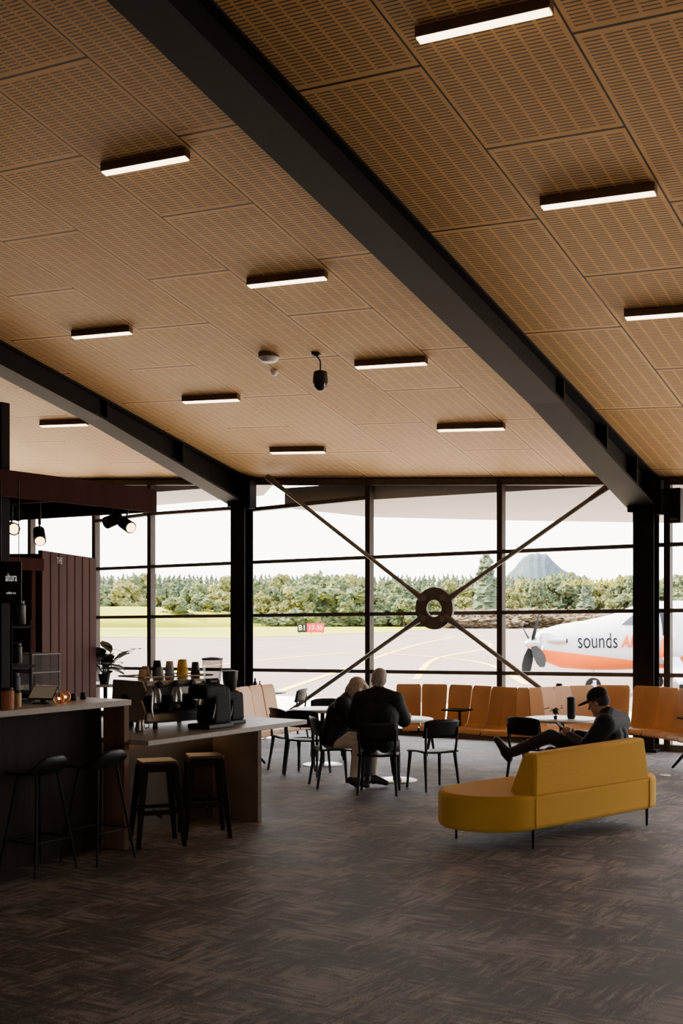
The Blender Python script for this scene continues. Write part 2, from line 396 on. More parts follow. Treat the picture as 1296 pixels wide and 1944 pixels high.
for (px, py) in ((507, 905), (1166, 915), (487, 1394), (1196, 1436)):
    e = rel(px, py); d = e.normalized()
    mb = MB(); mb.tube(d*.5, e, .034, n=10); mb.build('rod', M_brace, t)
    mb = MB(); mb.path([d*.24, d*.42, d*.62], [.065, .05, .036], n=10); mb.ball(d*.27, (.07, .05, .07)); mb.build('fork_end', M_gal, t)
    mb = MB(); mb.path([e-d*.45, e-d*.1, e], [.036, .055, .05], n=10); mb.build('end_connector', M_gal, t)
RM = Matrix.Rotation(TH, 4, 'Z') @ Matrix.Rotation(pi/2, 4, 'X')
mb = MB(); mb.lathe([(.135, -.03), (.335, -.03), (.335, .03), (.135, .03)], n=48, closed=True, M=RM); mb.build('ring_plate', M_gal, t, ang=30)
for k in range(4):
    mb = MB(); a = pi/4+k*pi/2; mb.lathe([(.05, .03), (.05, .07), (.03, .08)], c=(.235*cos(a), .235*sin(a), 0), n=10, M=RM); mb.build('bolt', M_brace, t)
p = wallpt(1281, 960, -.15); t = thing('control_box', 'dark box mounted high on the window frame at the right edge', 'box', p, TH)
mb = MB(); mb.box((0, 0, 0), (.2, .16, .5)); mb.build('body', M_black, t, smooth=False, bevel=.01); mb = MB(); mb.box((0, -.085, -.2), (.12, .01, .03)); mb.build('vent', M_gal, t)

LT = [((788, 80), (1042, 22), 'long bar ceiling light nearest the camera, at the top right'),
      ((1025, 397), (1241, 367), 'bar ceiling light right of the wide beam, below the topmost one'),
      ((1187, 607), (1330, 594), 'bar ceiling light cut by the right edge of the photo'),
      ((193, 330), (355, 302), 'upper left bar ceiling light, nearest one left of the wide beam'),
      ((470, 545), (617, 529), 'bar ceiling light left of the middle of the wide beam'),
      ((137, 642), (248, 633), 'bar ceiling light above the left roof beam'),
      ((674, 699), (808, 691), 'bar ceiling light just right of the hanging black dome'),
      ((347, 765), (452, 760), 'bar ceiling light between the left beam and the round smoke detector'),
      ((831, 819), (955, 814), 'bar ceiling light closest to the lower end of the wide beam'),
      ((515, 862), (614, 858), 'small bar ceiling light nearest the windows, above the cross brace'),
      ((79, 811), (163, 806), 'small bar ceiling light at far left, below the left roof beam')]
for (a, b_, lab) in LT:
    OF = .085
    m_ = ceilpt((a[0]+b_[0])/2, (a[1]+b_[1])/2, OF); u, v = toUV(m_)
    ua = toUV(ceilpt(*a, OF))[0]; ub_ = toUV(ceilpt(*b_, OF))[0]; hl = (ub_-ua)/2
    if a[0] == 1187: hl = .56; u = ua+hl
    rel = lambda uu, vv, oo: W(uu, vv, ceilz(uu, vv)-oo)-W(u, v, ceilz(u, v))
    t = thing('ceiling_light', lab, 'ceiling light', W(u, v, ceilz(u, v)), 0, 'bar lights on the slotted ceiling')
    def rb(u0, u1, v0, v1, o0, o1):
        q = [(u0, v0), (u1, v0), (u1, v1), (u0, v1)]; mb = MB(); mb.hexa([rel(x, y, o1) for x, y in q]+[rel(x, y, o0) for x, y in q]); return mb
    rb(u-hl, u+hl, v-.036, v+.036, .0, .078).build('housing', M_house, t, smooth=False)
    rb(u-hl+.01, u+hl-.01, v-.032, v+.032, .078, .088).build('diffuser', M_led, t, smooth=False)
p = ceilpt(510, 674); t = thing('smoke_detector', 'round white smoke detector on the slotted ceiling', 'smoke detector', p)
mb = MB(); mb.lathe([(.13, -.03), (.13, -.05), (.1, -.085), (.05, -.1)], n=24); mb.build('body', M_white, t); mb = MB(); mb.lathe([(.135, .05), (.135, -.03)], n=24); mb.build('base', M_house, t)
p = ceilpt(521, 704); mb = MB(); mb.lathe([(.05, .02), (.05, -.03), (.03, -.06), (.01, -.065)], n=16); tag(mb.build('motion_sensor', M_white, loc=p), 'tiny white round sensor just below the smoke detector', 'sensor')
p = ceilpt(600, 671); q = P(608, 724, p.y+.05)-p
t = thing('hanging_camera_dome', 'black camera dome hanging on a thin rod from the slotted ceiling', 'camera', p)
mb = MB(); mb.lathe([(.06, .03), (.06, -.02), (.03, -.04)], n=16); mb.build('mount', M_plast, t)
mb = MB(); mb.path([(0, 0, -.03), (.03, 0, -.06), (q.x, 0, -.1), (q.x, 0, q.z+.1)], .01, n=8); mb.build('rod', M_plast, t)
mb = MB(); mb.lathe([(.03, .13), (.085, .11), (.095, .02), (.095, -.04)], c=(q.x, 0, q.z), n=24); mb.build('shroud', M_plast, t)
mb = MB(); mb.lathe([(.085, -.04), (.075, -.09), (.045, -.125), (.01, -.135)], c=(q.x, 0, q.z), n=24); mb.build('dome', M_screen, t)

# ================================================================= OUTSIDE
mb = MB(); mb.add([(-3000, -60, -.3), (3000, -60, -.3), (3000, 6000, -.3), (-3000, 6000, -.3)], [(0, 1, 2, 3)]); tag(mb.build('tarmac', M_tar, smooth=False), kind='structure')
mb = MB(); mb.add([W(-34, VW+.12, -.29), W(14, VW+.12, -.29), W(14, VW+10, -.29), W(-34, VW+10, -.29)], [(0, 1, 2, 3)]); tag(mb.build('apron', M_bounce, smooth=False), kind='structure')  # pale strip added as a reflector, bounces light up to the ceiling
def gpoly(pts, z): return [FL(x, y, z) for x, y in pts]
mb = MB(); g = gpoly([(-400, 1207), (190, 1209), (430, 1211), (600, 1206), (760, 1199), (880, 1191), (1010, 1183), (1400, 1180), (1400, 1169), (960, 1168.5), (400, 1168.5), (-400, 1168.5)], -.27)
mb.add(g, [tuple(range(len(g)))]); tag(mb.build('grass_verge', M_grass, smooth=False), 'sunlit grass verge beyond the taxiway, under the tree belt', 'grass', kind='stuff')
mb = MB(); g = gpoly([(-200, 1185), (190, 1186), (330, 1182), (420, 1178.5), (430, 1177), (300, 1178.5), (-200, 1180)], -.25)
mb.add(g, [tuple(range(len(g)))]); tag(mb.build('taxiway', M_tar, smooth=False), kind='structure')
mb = MB(); mb.ball((-40, 215, -.6), (30, 16, 3.9), n=32); mb.ball((-22, 228, -.6), (18, 16, 2.6), n=32); tag(mb.build('grass_mound', M_grass), kind='structure')
def stripe(pts, w, z=-.285):
    pts = [FL(x, y, -.3) for x, y in pts]; out = []
    n = len(pts)
    for i in range(n-1):
        p0, p1, p2, p3 = pts[max(i-1, 0)], pts[i], pts[i+1], pts[min(i+2, n-1)]
        for k in range(8):
            s = k/8; out.append(.5*((2*p1)+(p2-p0)*s+(2*p0-5*p1+4*p2-p3)*s*s+(3*p1-p0-3*p2+p3)*s**3))
    out.append(pts[-1]); vs, fs = [], []
    for i, p in enumerate(out):
        d = (out[min(i+1, len(out)-1)]-out[max(i-1, 0)]).normalized(); q = V((-d.y, d.x, 0))*w/2
        vs += [V((p.x-q.x, p.y-q.y, z)), V((p.x+q.x, p.y+q.y, z))]
    for i in range(len(out)-1): fs.append((2*i, 2*i+1, 2*i+3, 2*i+2))
    return MB().add(vs, fs)
for pts in ([(200, 1300), (420, 1262), (620, 1243), (800, 1232), (1100, 1222)], [(480, 1330), (640, 1275), (740, 1240), (800, 1222), (860, 1210)], [(790, 1290), (830, 1250), (930, 1228), (900, 1212), (840, 1206)], [(190, 1222), (430, 1221), (700, 1217), (960, 1203)], [(1000, 1300), (900, 1256), (700, 1238)]):
    tag(stripe(pts, .28).build('taxiway_line', M_yelp, smooth=False), 'thin yellow painted guide line curving over the tarmac', 'painted line', 'yellow lines on the tarmac')
p = AT(590, 135, -.28); t = thing('airfield_sign', 'black and red runway sign reading B1 17-35 on the grass', 'sign', p)
mb = MB(); mb.box((-.98, 0, .68), (1.06, .18, 1.0)); mb.build('black_panel', M_ink, t, smooth=False, bevel=.02)
mb = MB(); mb.box((.52, 0, .68), (1.94, .18, 1.0)); mb.build('red_panel', M_red, t, smooth=False, bevel=.02)
for x in (-1.3, 0, 1.3): mb = MB(); mb.box((x, 0, .09), (.08, .08, .18)); mb.build('post', M_black, t, smooth=False)
RX = Matrix.Rotation(pi/2, 4, 'X')
text('B1', .80, M_yelglow, 'lettering', Matrix.Translation((-.98, -.11, .68)) @ RX, t)
text('17-35', .70, M_wtxt, 'lettering', Matrix.Translation((.52, -.11, .68)) @ RX, t)
CZ = 3.93
inner = [wallpt(x, 900, .12) for x in (540, 700, 945, 1200, 1500)]
outer = [AT(560, 22.2), AT(700, 24.), AT(945, 24.8), AT(1200, 25.4), AT(1560, 26)]
poly = [(p.x, p.y) for p in inner]+[(p.x, p.y) for p in outer[::-1]]
mb = MB(); mb.prism(poly, CZ, CZ+.3); tag(mb.build('outer_canopy', M_soff, smooth=False), 'pale flat canopy soffit outside above the windows', 'canopy')
poly = [(p.x, p.y) for p in [wallpt(x, 900, .12) for x in (-200, 180, 430, 520)]+[AT(500, 23.6), AT(430, 24.4), AT(180, 27.), AT(-200, 31)]]
mb = MB(); mb.prism(poly, 4.32, 4.6); tag(mb.build('outer_canopy', M_soff, smooth=False), 'pale canopy soffit outside, left of the cross brace', 'canopy')

def blobtree(name, seed, m, kind):
    rnd = random.Random(seed); bm = bmesh.new()
    def blob(c, r, sz=1., sub=3):
        bmesh.ops.create_icosphere(bm, subdivisions=sub, radius=1., matrix=Matrix.Translation(c) @ Matrix.Diagonal((r, r, r*sz, 1)))
    if kind == 'broad':
        for k in range(30):
            a = rnd.uniform(0, 2*pi); h = rnd.uniform(.14, .90); rr = .36*(1-(abs(h-.4)/.62)**2)*rnd.uniform(.3, 1)
            blob((rr*cos(a), rr*sin(a), h), rnd.uniform(.06, .135), rnd.uniform(.7, 1.4))
    elif kind == 'pine':
        for k in range(12):
            h = .08+.077*k; blob((rnd.uniform(-.02, .02), rnd.uniform(-.02, .02), h), .25*(1-h)+.03, .5)
    else:
        for k in range(14):
            a = rnd.uniform(0, 2*pi); rr = rnd.uniform(0, .6); blob((rr*cos(a), rr*sin(a), .15+rnd.uniform(0, .35)), rnd.uniform(.12, .30), .9)
    for v in bm.verts:
        c = v.co; n = noise.noise(c*11+V((seed, 0, 0)))*.05+noise.noise(c*30+V((0, seed, 0)))*.07
        v.co = c+v.normal*n*(1.1 if kind != 'bush' else 1.8)
        if v.co.z < .02: v.co.z = .02
    me = bpy.data.meshes.new('foliage'); bm.to_mesh(me); bm.free(); me.materials.append(m)
    t = thing(name, '', 'tree'); o = bpy.data.objects.new('foliage', me); COL.objects.link(o); o.parent = t
    if kind != 'bush':
        mb = MB(); mb.path([(0, 0, 0), (.01, 0, .3), (0, 0, .6)], [.03, .022, .01], n=8); mb.build('trunk', M_trunk, t)
    return t
protos = [blobtree('broadleaf_tree', k, m, 'broad') for k, m in ((1, M_tA), (2, M_tB), (3, M_tA), (4, M_tB), (5, M_tB))]
pineP = blobtree('pine_tree', 9, M_tC, 'pine'); bushP = [blobtree('bush', 11, M_tD, 'bush'), blobtree('bush', 12, M_tB, 'bush')]
usedset = set()
def put(proto, px, D, topy_, wsc, label, group, cat='tree'):
    z0 = -.3; h = H-(topy_-HY)*D/F-z0; loc = AT(px, D, z0); sc = (h*wsc, h*wsc, h); rz = random.uniform(0, 6.28)
    if proto.name not in usedset:
        usedset.add(proto.name); proto.location = loc; proto.rotation_euler.z = rz; proto.scale = sc; tag(proto, label, cat, group); return proto
    o = dup(proto, loc, rz, label, group, sc); tag(o, cat=cat); return o
prof = [(-60, 1098), (190, 1092), (250, 1090), (300, 1104), (350, 1102), (400, 1098), (440, 1098), (500, 1102), (560, 1090), (610, 1080), (640, 1080), (680, 1096), (720, 1100), (780, 1104), (840, 1108), (880, 1102), (960, 1098), (1020, 1094), (1080, 1082), (1120, 1092), (1180, 1094), (1300, 1092)]
def pf(x):
    for (a, ya), (b_, yb) in zip(prof, prof[1:]):
        if a <= x <= b_: return ya+(yb-ya)*(x-a)/(b_-a)
    return 1095
x = -50
while x < 1310:
    D = random.uniform(235, 270)
    if random.random() < .14: put(pineP, x, D, pf(x)+random.uniform(-8, 8), .9, 'pointed pine standing among the rounded trees of the belt', 'pines in the near tree belt')
    else: put(random.choice(protos), x, D, pf(x)+random.uniform(-6, 20), random.uniform(.8, 1.1), 'rounded green tree in the belt beyond the airfield', 'broadleaf trees beyond the airfield')
    x += random.uniform(16, 24)
x = -40
while x < 1310:
    if not (900 < x < 1150): put(random.choice(protos), x, random.uniform(205, 228), pf(x)+random.uniform(14, 50), random.uniform(1.1, 1.5), 'rounded green tree in the belt beyond the airfield', 'broadleaf trees beyond the airfield')
    x += random.uniform(24, 36)
put(pineP, 922, 230, 1044, .9, 'tall dark conifer standing clear above the tree belt', None)
x = -60
while x < 1320:
    put(pineP, x, random.uniform(400, 460), 1090+random.uniform(-3, 3)+(6 if x > 1060 else 0), .55, 'distant pine in the plantation behind the tree belt', 'distant plantation pines'); x += random.uniform(7, 11)
x = 860
while x < 1310:
    for D, y in ((188, 1150), (207, 1141)): put(bushP[0], x+random.uniform(-8, 8), D, y+random.uniform(-4, 5), random.uniform(1.7, 2.4), 'low brown scrub bush beyond the taxiway', 'brown scrub bushes', cat='bush')
    x += random.uniform(26, 34)
x = 180
while x < 860:
    put(bushP[1], x, 212, 1152+random.uniform(-6, 4), 2.0, 'low green bush at the foot of the tree belt', 'green bushes at the tree belt', cat='bush'); x += random.uniform(30, 45)
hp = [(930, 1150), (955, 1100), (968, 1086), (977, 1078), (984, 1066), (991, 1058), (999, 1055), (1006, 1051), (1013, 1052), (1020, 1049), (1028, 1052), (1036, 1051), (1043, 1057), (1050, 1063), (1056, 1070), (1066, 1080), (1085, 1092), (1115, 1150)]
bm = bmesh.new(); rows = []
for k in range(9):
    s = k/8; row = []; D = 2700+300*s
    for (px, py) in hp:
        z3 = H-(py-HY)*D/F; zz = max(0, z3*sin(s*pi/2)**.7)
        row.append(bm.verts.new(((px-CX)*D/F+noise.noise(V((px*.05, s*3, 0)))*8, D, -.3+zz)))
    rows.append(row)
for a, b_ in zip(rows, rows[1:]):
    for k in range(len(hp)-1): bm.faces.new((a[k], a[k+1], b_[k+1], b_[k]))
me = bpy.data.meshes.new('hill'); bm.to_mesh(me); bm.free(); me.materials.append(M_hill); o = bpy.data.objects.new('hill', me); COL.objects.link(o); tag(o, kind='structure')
mb = MB(); vs = []
for i in range(41):
    X = -260+i*14; vs += [V((X, 470, -.3)), V((X, 560, 11+3*noise.noise(V((i*.3, 0, 0))))), V((X, 700, -.3))]
mb.add(vs, [q for i in range(40) for q in ((3*i, 3*i+3, 3*i+4, 3*i+1), (3*i+1, 3*i+4, 3*i+5, 3*i+2))]); tag(mb.build('ridge', M_tC), kind='structure')

# ---- aircraft
nose = AT(994, 34, -.3); ax = radians(12)
ac = thing('aircraft', 'white and orange single propeller passenger aircraft parked outside the windows', 'aircraft', (nose.x, nose.y, -.3), ax)
sec = [(.0, 1.45, .02, .02), (.12, 1.45, .12, .12), (.3, 1.45, .19, .19), (.42, 1.45, .21, .21), (.44, 1.42, .35, .36), (.6, 1.41, .43, .46), (1.1, 1.38, .54, .62), (1.8, 1.40, .64, .70), (2.4, 1.45, .71, .77), (2.8, 1.50, .75, .82), (3.2, 1.58, .78, .89), (3.7, 1.66, .80, .96), (4.5, 1.70, .81, .98), (8.5, 1.70, .81, .98), (10.5, 1.85, .6, .75), (13, 2.1, .25, .35), (14.2, 2.2, .08, .12)]
def fus(x):
    for a, b_ in zip(sec, sec[1:]):
        if a[0] <= x <= b_[0]:
            s = (x-a[0])/(b_[0]-a[0]); return [a[k]+(b_[k]-a[k])*s for k in (1, 2, 3)]
    return sec[-1][1:]
m, nt, b = nm('aircraft_livery'); N, L = nt.nodes, nt.links
tc = N.new('ShaderNodeTexCoord'); sp = N.new('ShaderNodeSeparateXYZ'); L.new(tc.outputs['Object'], sp.inputs[0]); X_, Z_ = sp.outputs[0], sp.outputs[2]
up = mth(nt, 'MAXIMUM', mth(nt, 'MULTIPLY_ADD', X_, -.12, 1.34), mth(nt, 'MULTIPLY_ADD', X_, .9, -3.0))
msk = mth(nt, 'MULTIPLY', mth(nt, 'LESS_THAN', Z_, up), mth(nt, 'GREATER_THAN', X_, .43))
mx = N.new('ShaderNodeMix'); mx.data_type = 'RGBA'; L.new(msk, mx.inputs[0]); mx.inputs[6].default_value = (.55, .55, .57, 1); mx.inputs[7].default_value = (.80, .14, .002, 1)
L.new(mx.outputs[2], b.inputs['Base Color']); b.inputs['Roughness'].default_value = .45; b.inputs['Specular IOR Level'].default_value = .2; M_liv = m
mb = MB(); vs, fs = [], []; n = 32
for (x, zc, ry, rz_) in sec[3:]:
    for k in range(n): a = 2*pi*k/n; vs.append(V((x, ry*cos(a), zc+rz_*sin(a))))
m_ = len(sec)-3
for i in range(m_-1):
    for k in range(n): fs.append((i*n+k, i*n+(k+1) % n, (i+1)*n+(k+1) % n, (i+1)*n+k))
fs += [tuple(range(n)), tuple((m_-1)*n+k for k in range(n))]
mb.add(vs, fs); mb.build('fuselage', M_liv, ac, ang=50)
mb = MB(); mb.lathe([(.21, 0), (.20, .12), (.14, .26), (.07, .37), (.01, .40)], c=(1.45, 0, -.41), n=24, M=Matrix.Rotation(-pi/2, 4, 'Y')); mb.build('spinner', M_steel, ac)
for k in range(4):
    a = radians(32)+k*pi/2; R = Matrix.Translation((.24, 0, 1.45)) @ Matrix.Rotation(a, 4, 'X'); mb = MB(); vs, fs = [], []
    for (r_, w_, th) in ((.1, .06, 1.1), (.25, .10, .95), (.5, .15, .75), (.8, .17, .6), (1.0, .14, .5), (1.12, .05, .45)):
        c_, s_ = cos(th), sin(th)
        for (q, t_) in ((-1, 0), (0, .014), (1, 0), (0, -.014)): vs.append(V((q*w_*s_+t_*c_, q*w_*c_-t_*s_, r_)))
    for i in range(5):
        for k2 in range(4): fs.append((i*4+k2, i*4+(k2+1) % 4, (i+1)*4+(k2+1) % 4, (i+1)*4+k2))
    fs += [(0, 1, 2, 3), (20, 21, 22, 23)]; mb.add(vs, fs, M=R); mb.build('propeller_blade', M_prop, ac)
mb = MB(); mb.path([(.60, -.36, 1.55), (.72, -.50, 1.55), (1.02, -.60, 1.54)], [.09, .09, .08], n=14); mb.build('exhaust_stack', M_steel, ac)
mb = MB(); mb.lathe([(.070, 0), (.072, .02)], n=16, M=Matrix.Translation((1.02, -.605, 1.54)) @ Matrix.Rotation(pi/2, 4, 'Y')); mb.build('exhaust_mouth', M_ink, ac)
def onf(x, z, off=.012):
    zc, ry, rz_ = fus(x); k = max(-.98, min(.98, (z-zc)/rz_)); return V((x, -(ry*sqrt(1-k*k)+off), z))
def fpatch(name, quad, mt, nx=10, nz=8, off=.02):
    mb = MB(); vs = []; (a, b_, c, d) = quad
    for j in range(nz+1):
        for i in range(nx+1):
            s, t_ = i/nx, j/nz; x = (a[0]*(1-s)+b_[0]*s)*(1-t_)+(d[0]*(1-s)+c[0]*s)*t_; z = (a[1]*(1-s)+b_[1]*s)*(1-t_)+(d[1]*(1-s)+c[1]*s)*t_
            vs.append(onf(x, z, off))
    mb.add(vs, [(j*(nx+1)+i, j*(nx+1)+i+1, (j+1)*(nx+1)+i+1, (j+1)*(nx+1)+i) for j in range(nz) for i in range(nx)]); return mb.build(name, mt, ac)
fpatch('windscreen', [(2.68, 1.98), (3.06, 1.98), (3.2, 2.32), (3.0, 2.20)], M_screen); fpatch('cockpit_window', [(3.12, 1.98), (3.45, 2.0), (3.46, 2.34), (3.28, 2.36)], M_screen)
fpatch('doorway_shade', [(3.84, 1.68), (4.08, 1.68), (4.08, 2.35), (3.84, 2.35)], M_ink)  # dark patch on the skin stands for the shade inside the doorway
fpatch('door_panel', [(3.80, 1.05), (4.14, 1.05), (4.14, 1.60), (3.80, 1.60)], M_orange, off=.03)
for x in (5.2, 6.0, 6.8, 7.6): fpatch('cabin_window', [(x, 1.8), (x+.3, 1.8), (x+.3, 2.15), (x, 2.15)], M_screen)
mb = MB(); mb.hexa([(3.85, -1.75, .35), (4.35, -1.75, .35), (4.35, -.8, 1.0), (3.85, -.8, 1.0), (3.85, -1.75, .42), (4.35, -1.75, .42), (4.35, -.8, 1.07), (3.85, -.8, 1.07)]); mb.build('airstair', M_wpaint, ac, smooth=False)
fpatch('door_frame', [(4.12, 1.6), (4.20, 1.6), (4.20, 2.4), (4.12, 2.4)], M_white, off=.03)
text('sounds', .62, M_ink, 'lettering', None, ac, ax='LEFT', bold=0., fn=lambda c: onf(1.36+c.x*.66, 1.52+c.y, .035))
text('AIR', .46, M_orange, 'lettering', None, ac, shear=.2, ax='LEFT', bold=.014, fn=lambda c: onf(2.62+c.x*.75, 1.50+c.y, .05))
for s in (-1, 1):
    mb = MB(); mb.hexa([(4.6, s*.5, .75), (6.3, s*.5, .75), (5.7, s*8, 1.3), (5.1, s*8, 1.3), (4.6, s*.5, .98), (6.3, s*.5, .85), (5.7, s*8, 1.38), (5.1, s*8, 1.38)]); mb.build('wing', M_wpaint, ac, bevel=.03)
mb = MB(); mb.hexa([(12, -.06, 2.3), (14, -.06, 2.3), (14.6, -.04, 4.4), (13.8, -.04, 4.4), (12, .06, 2.3), (14, .06, 2.3), (14.6, .04, 4.4), (13.8, .04, 4.4)]); mb.build('tail_fin', M_orange, ac)
def gear(x, y, nme):
    mb = MB(); mb.tube((x, y, .9), (x, y, .25), .05); mb.box((x, y, .35), (.1, .22, .1)); g = mb.build(nme, M_wpaint, ac)
    mb = MB(); mb.lathe([(.1, -.08), (.2, -.08), (.23, -.04), (.23, .04), (.2, .08), (.1, .08)], closed=True, n=24, M=Matrix.Translation((x, y, .235)) @ Matrix.Rotation(pi/2, 4, 'X')); mb.lathe([(.1, -.05), (.1, .05)], n=16, mi=1, M=Matrix.Translation((x, y, .235)) @ Matrix.Rotation(pi/2, 4, 'X')); mb.build('wheel', [M_rub, M_steel], g)
gear(2.1, 0, 'nose_gear'); gear(4.4, -1.2, 'main_gear'); gear(4.9, 1.7, 'main_gear')
p = wallpt(1122, 1104, -.10); R = Matrix.Rotation(TH, 4, 'Z') @ RX
o = text("v sombrwing!!!", .17, M_yelglow, 'window_writing', R, shear=.5, sp=.95); o.location = p; tag(o, 'yellow handwriting on the window glass above the aircraft', 'writing')

# ================================================================= COFFEE BAR
UB = -6.92
def ub(mb, u0, u1, v0, v1, z0, z1, mi=0, org=(0, 0)):
    return mb.box(((u0+u1)/2-org[0], (v0+v1)/2-org[1], (z0+z1)/2), (u1-u0, v1-v0, z1-z0), mi)
org = (UB-.4, 7.6)
t = thing('bar_counter', 'tall dark bar counter at the left with a walnut end panel', 'bar counter', W(*org, 0), TH)
mb = MB(); ub(mb, -7.75, -7.22, 3.5, 7.58, 0, 1.22, org=org); mb.build('body', M_bard, t, smooth=False, bevel=.004)
mb = MB(); ub(mb, -7.75, -6.97, 3.5, 7.68, 1.22, 1.27, org=org); mb.build('countertop', M_top, t, smooth=False, bevel=.004)
mb = MB(); ub(mb, -7.22, -6.98, 7.60, 7.66, 0, 1.22, org=org); mb.build('end_panel', M_bar, t, smooth=False, bevel=.003)
t = thing('serving_counter', 'lower bronze coloured serving counter with overhanging pale worktop', 'counter', W(UB-.4, 8.5, 0), TH); org2 = (UB-.4, 8.5)
mb = MB(); ub(mb, -8.1, -7.38, 7.75, 9.34, 0, .88, org=org2); mb.build('body', M_barg, t, smooth=False, bevel=.004)
mb = MB(); ub(mb, -8.45, -6.80, 7.70, 10.1, .88, .925, org=org2); mb.build('worktop', M_top, t, smooth=False, bevel=.004)
mb = MB(); ub(mb, -7.38, -6.83, 9.30, 9.36, 0, .88, org=org2); mb.build('end_panel', M_barg, t, smooth=False, bevel=.003)
mb = MB(); ub(mb, -7.375, -7.35, 7.8, 9.28, .855, .875, org=org2); mb.build('strip_light', mat('strip_glow', (.9, .6, .3), .5, em=(1, .6, .28), es=9), t, smooth=False)
t = thing('bar_canopy', 'dark red timber canopy slab hanging over the coffee bar', 'canopy', W(-8.5, 6, 2.89), TH); og = (-8.5, 6)
for (a, b_, c, d) in ((-7.06, -7.0, 3, 8.04), (-10.2, -10.1, 3, 8.04), (-10.1, -7.06, 7.98, 8.04)):
    mb = MB(); ub(mb, a, b_, c, d, 0, .2, org=og); mb.build('fascia', M_kio, t, smooth=False, bevel=.003)
mb = MB(); ub(mb, -10.1, -7.06, 3, 7.98, .12, .18, org=og); mb.build('soffit_board', M_bard, t, smooth=False)
for v in (4.4, 5.6, 6.8):
    mb = MB(); ub(mb, -10.1, -7.06, v, v+.06, 0, .12, org=og); mb.build('joist', M_kio, t, smooth=False)
mb = MB(); mb.tube(W(-8, 6, 3.06)-W(0, 0, 0), W(-8, 6, ceilz(-8, 6)), .02); o = tag(mb.build('hanger_rod', M_black), 'thin dark rod holding the bar canopy', 'rod')
pp = AT(3, 9.35); t = thing('bar_post', 'black square post rising from the bar top at the left edge', 'post', V((pp.x, pp.y, 1.27)), TH)
mb = MB(); mb.box((0, 0, 1.19), (.09, .09, 2.36)); mb.build('shaft', M_black, t, smooth=False, bevel=.004); mb = MB(); mb.box((0, 0, .01), (.14, .14, .02)); mb.build('foot_plate', M_black, t, smooth=False)
def spot(px, py, D, dx, dz, label, on=True):
    p = P(px, py, D); t = thing('spotlight', label, 'spotlight', p, 0, 'spotlights under the bar canopy')
    d = V((dx, -.6, dz)).normalized(); mb = MB(); mb.tube(-d*.085, d*.07, .050, .054, n=18); mb.build('lamp_body', M_plast, t)
    mb = MB(); mb.tube(d*.07, d*.076, .042, n=18); mb.build('lamp_face', M_glow if on else M_screen, t)
    mb = MB(); zt = 2.9-p.z; mb.tube((0, 0, 0), (0, 0, .1), .008); mb.tube((0, 0, .1), (0, 0, max(.12, zt+.12)), .014); mb.build('stem', M_plast, t)
spot(28, 975, 10.2, .5, -.2, 'upper black spotlight at far left under the bar canopy', False)
spot(22, 1003, 9.9, .35, -.1, 'lit spotlight at the far left under the bar canopy')
spot(75, 1018, 10.4, .2, -.5, 'lit spotlight hanging lowest under the bar canopy')
spot(213, 988, 10.4, -.5, -.3, 'unlit spotlight left of the pair near the canopy end', False)
spot(241, 997, 10.4, .5, -.3, 'lit spotlight at the right end under the bar canopy')
a = AT(80, 13.6); b_ = AT(184, 15.6)
d = (b_-a); Lk = d.length; rzk = atan2(d.y, d.x)
t = thing('kiosk_wall', 'oxblood vertical board kiosk block behind the coffee bar', 'kiosk', a, rzk)
mb = MB(); mb.box((Lk/2, .75, 1.34), (Lk, 1.4, 2.68)); mb.build('core', M_bard, t, smooth=False)
nb = 7
for k in range(nb):
    mb = MB(); w = Lk/nb; mb.box((w*(k+.5), .03, 1.36), (w-.025, .05, 2.72)); mb.build('board', M_kio, t, smooth=False, bevel=.006)
text('THE', .11, M_dtxt, 'lettering', Matrix.Translation((.55, -.01, 2.62)) @ RX, t)
p0 = AT(-60, 12.6); p1 = AT(84, 13.5); d = p1-p0; t = thing('kiosk_header', 'dark timber header bridging to the kiosk behind the menu sign', 'header', V((p0.x, p0.y, 2.5)), atan2(d.y, d.x))
mb = MB(); mb.box((d.length/2, .1, 0.05), (d.length, .2, .14)); mb.build('rail', M_kio, t, smooth=False, bevel=.005)
for x, w_ in ((.5, .08), (d.length-.12, .06)): mb = MB(); mb.box((x, .1, -1.25), (w_, .12, 2.5)); mb.build('post', M_kio, t, smooth=False)
mb = MB(); mb.box((d.length*.3, .12, -1.3), (d.length*.5, .05, 2.4)); mb.build('back_panel', M_bard, t, smooth=False)
p = P(20, 1106, 8.65); t = thing('hanging_sign', 'black hanging sign reading altura coffee co.', 'sign', p, radians(0))
mb = MB(); mb.box((-.01, 0, 0), (.18, .03, .30)); mb.build('board', M_bard, t, smooth=False, bevel=.003)
text('altura', .044, M_wtxt, 'lettering', Matrix.Translation((.010, -.02, .035)) @ RX @ Matrix.Diagonal((.82, 1.9, 1, 1)), t)
text('coffee co.', .018, M_wtxt, 'lettering', Matrix.Translation((.010, -.02, -.075)) @ RX @ Matrix.Diagonal((1., 1.3, 1, 1)), t)
for x in (-.07, .06): mb = MB(); mb.tube((x, 0, .15), (x, 0, .74), .004); mb.build('cord', M_plast, t)
t = thing('back_bar_cabinet', 'dark back bar cabinet behind the tall counter', 'cabinet', W(-8.75, 6.6, 0), TH)
mb = MB(); mb.box((0, 0, .46), (.6, 3., .92)); mb.build('body', M_bard, t, smooth=False, bevel=.004)
mb = MB(); mb.box((0, 0, .94), (.64, 3.04, .04)); mb.build('top', M_top, t, smooth=False, bevel=.003)
p = AT(14, 9.9, 1.27); t = thing('shelf_stand', 'black two tier shelf stand at the left end of the tall bar', 'shelf', p, TH)
for x in (-.12, .16):
    for y in (-.1, .1): mb = MB(); mb.tube((x, y, 0), (x, y, .68), .008, n=8); mb.build('upright', M_black, t)
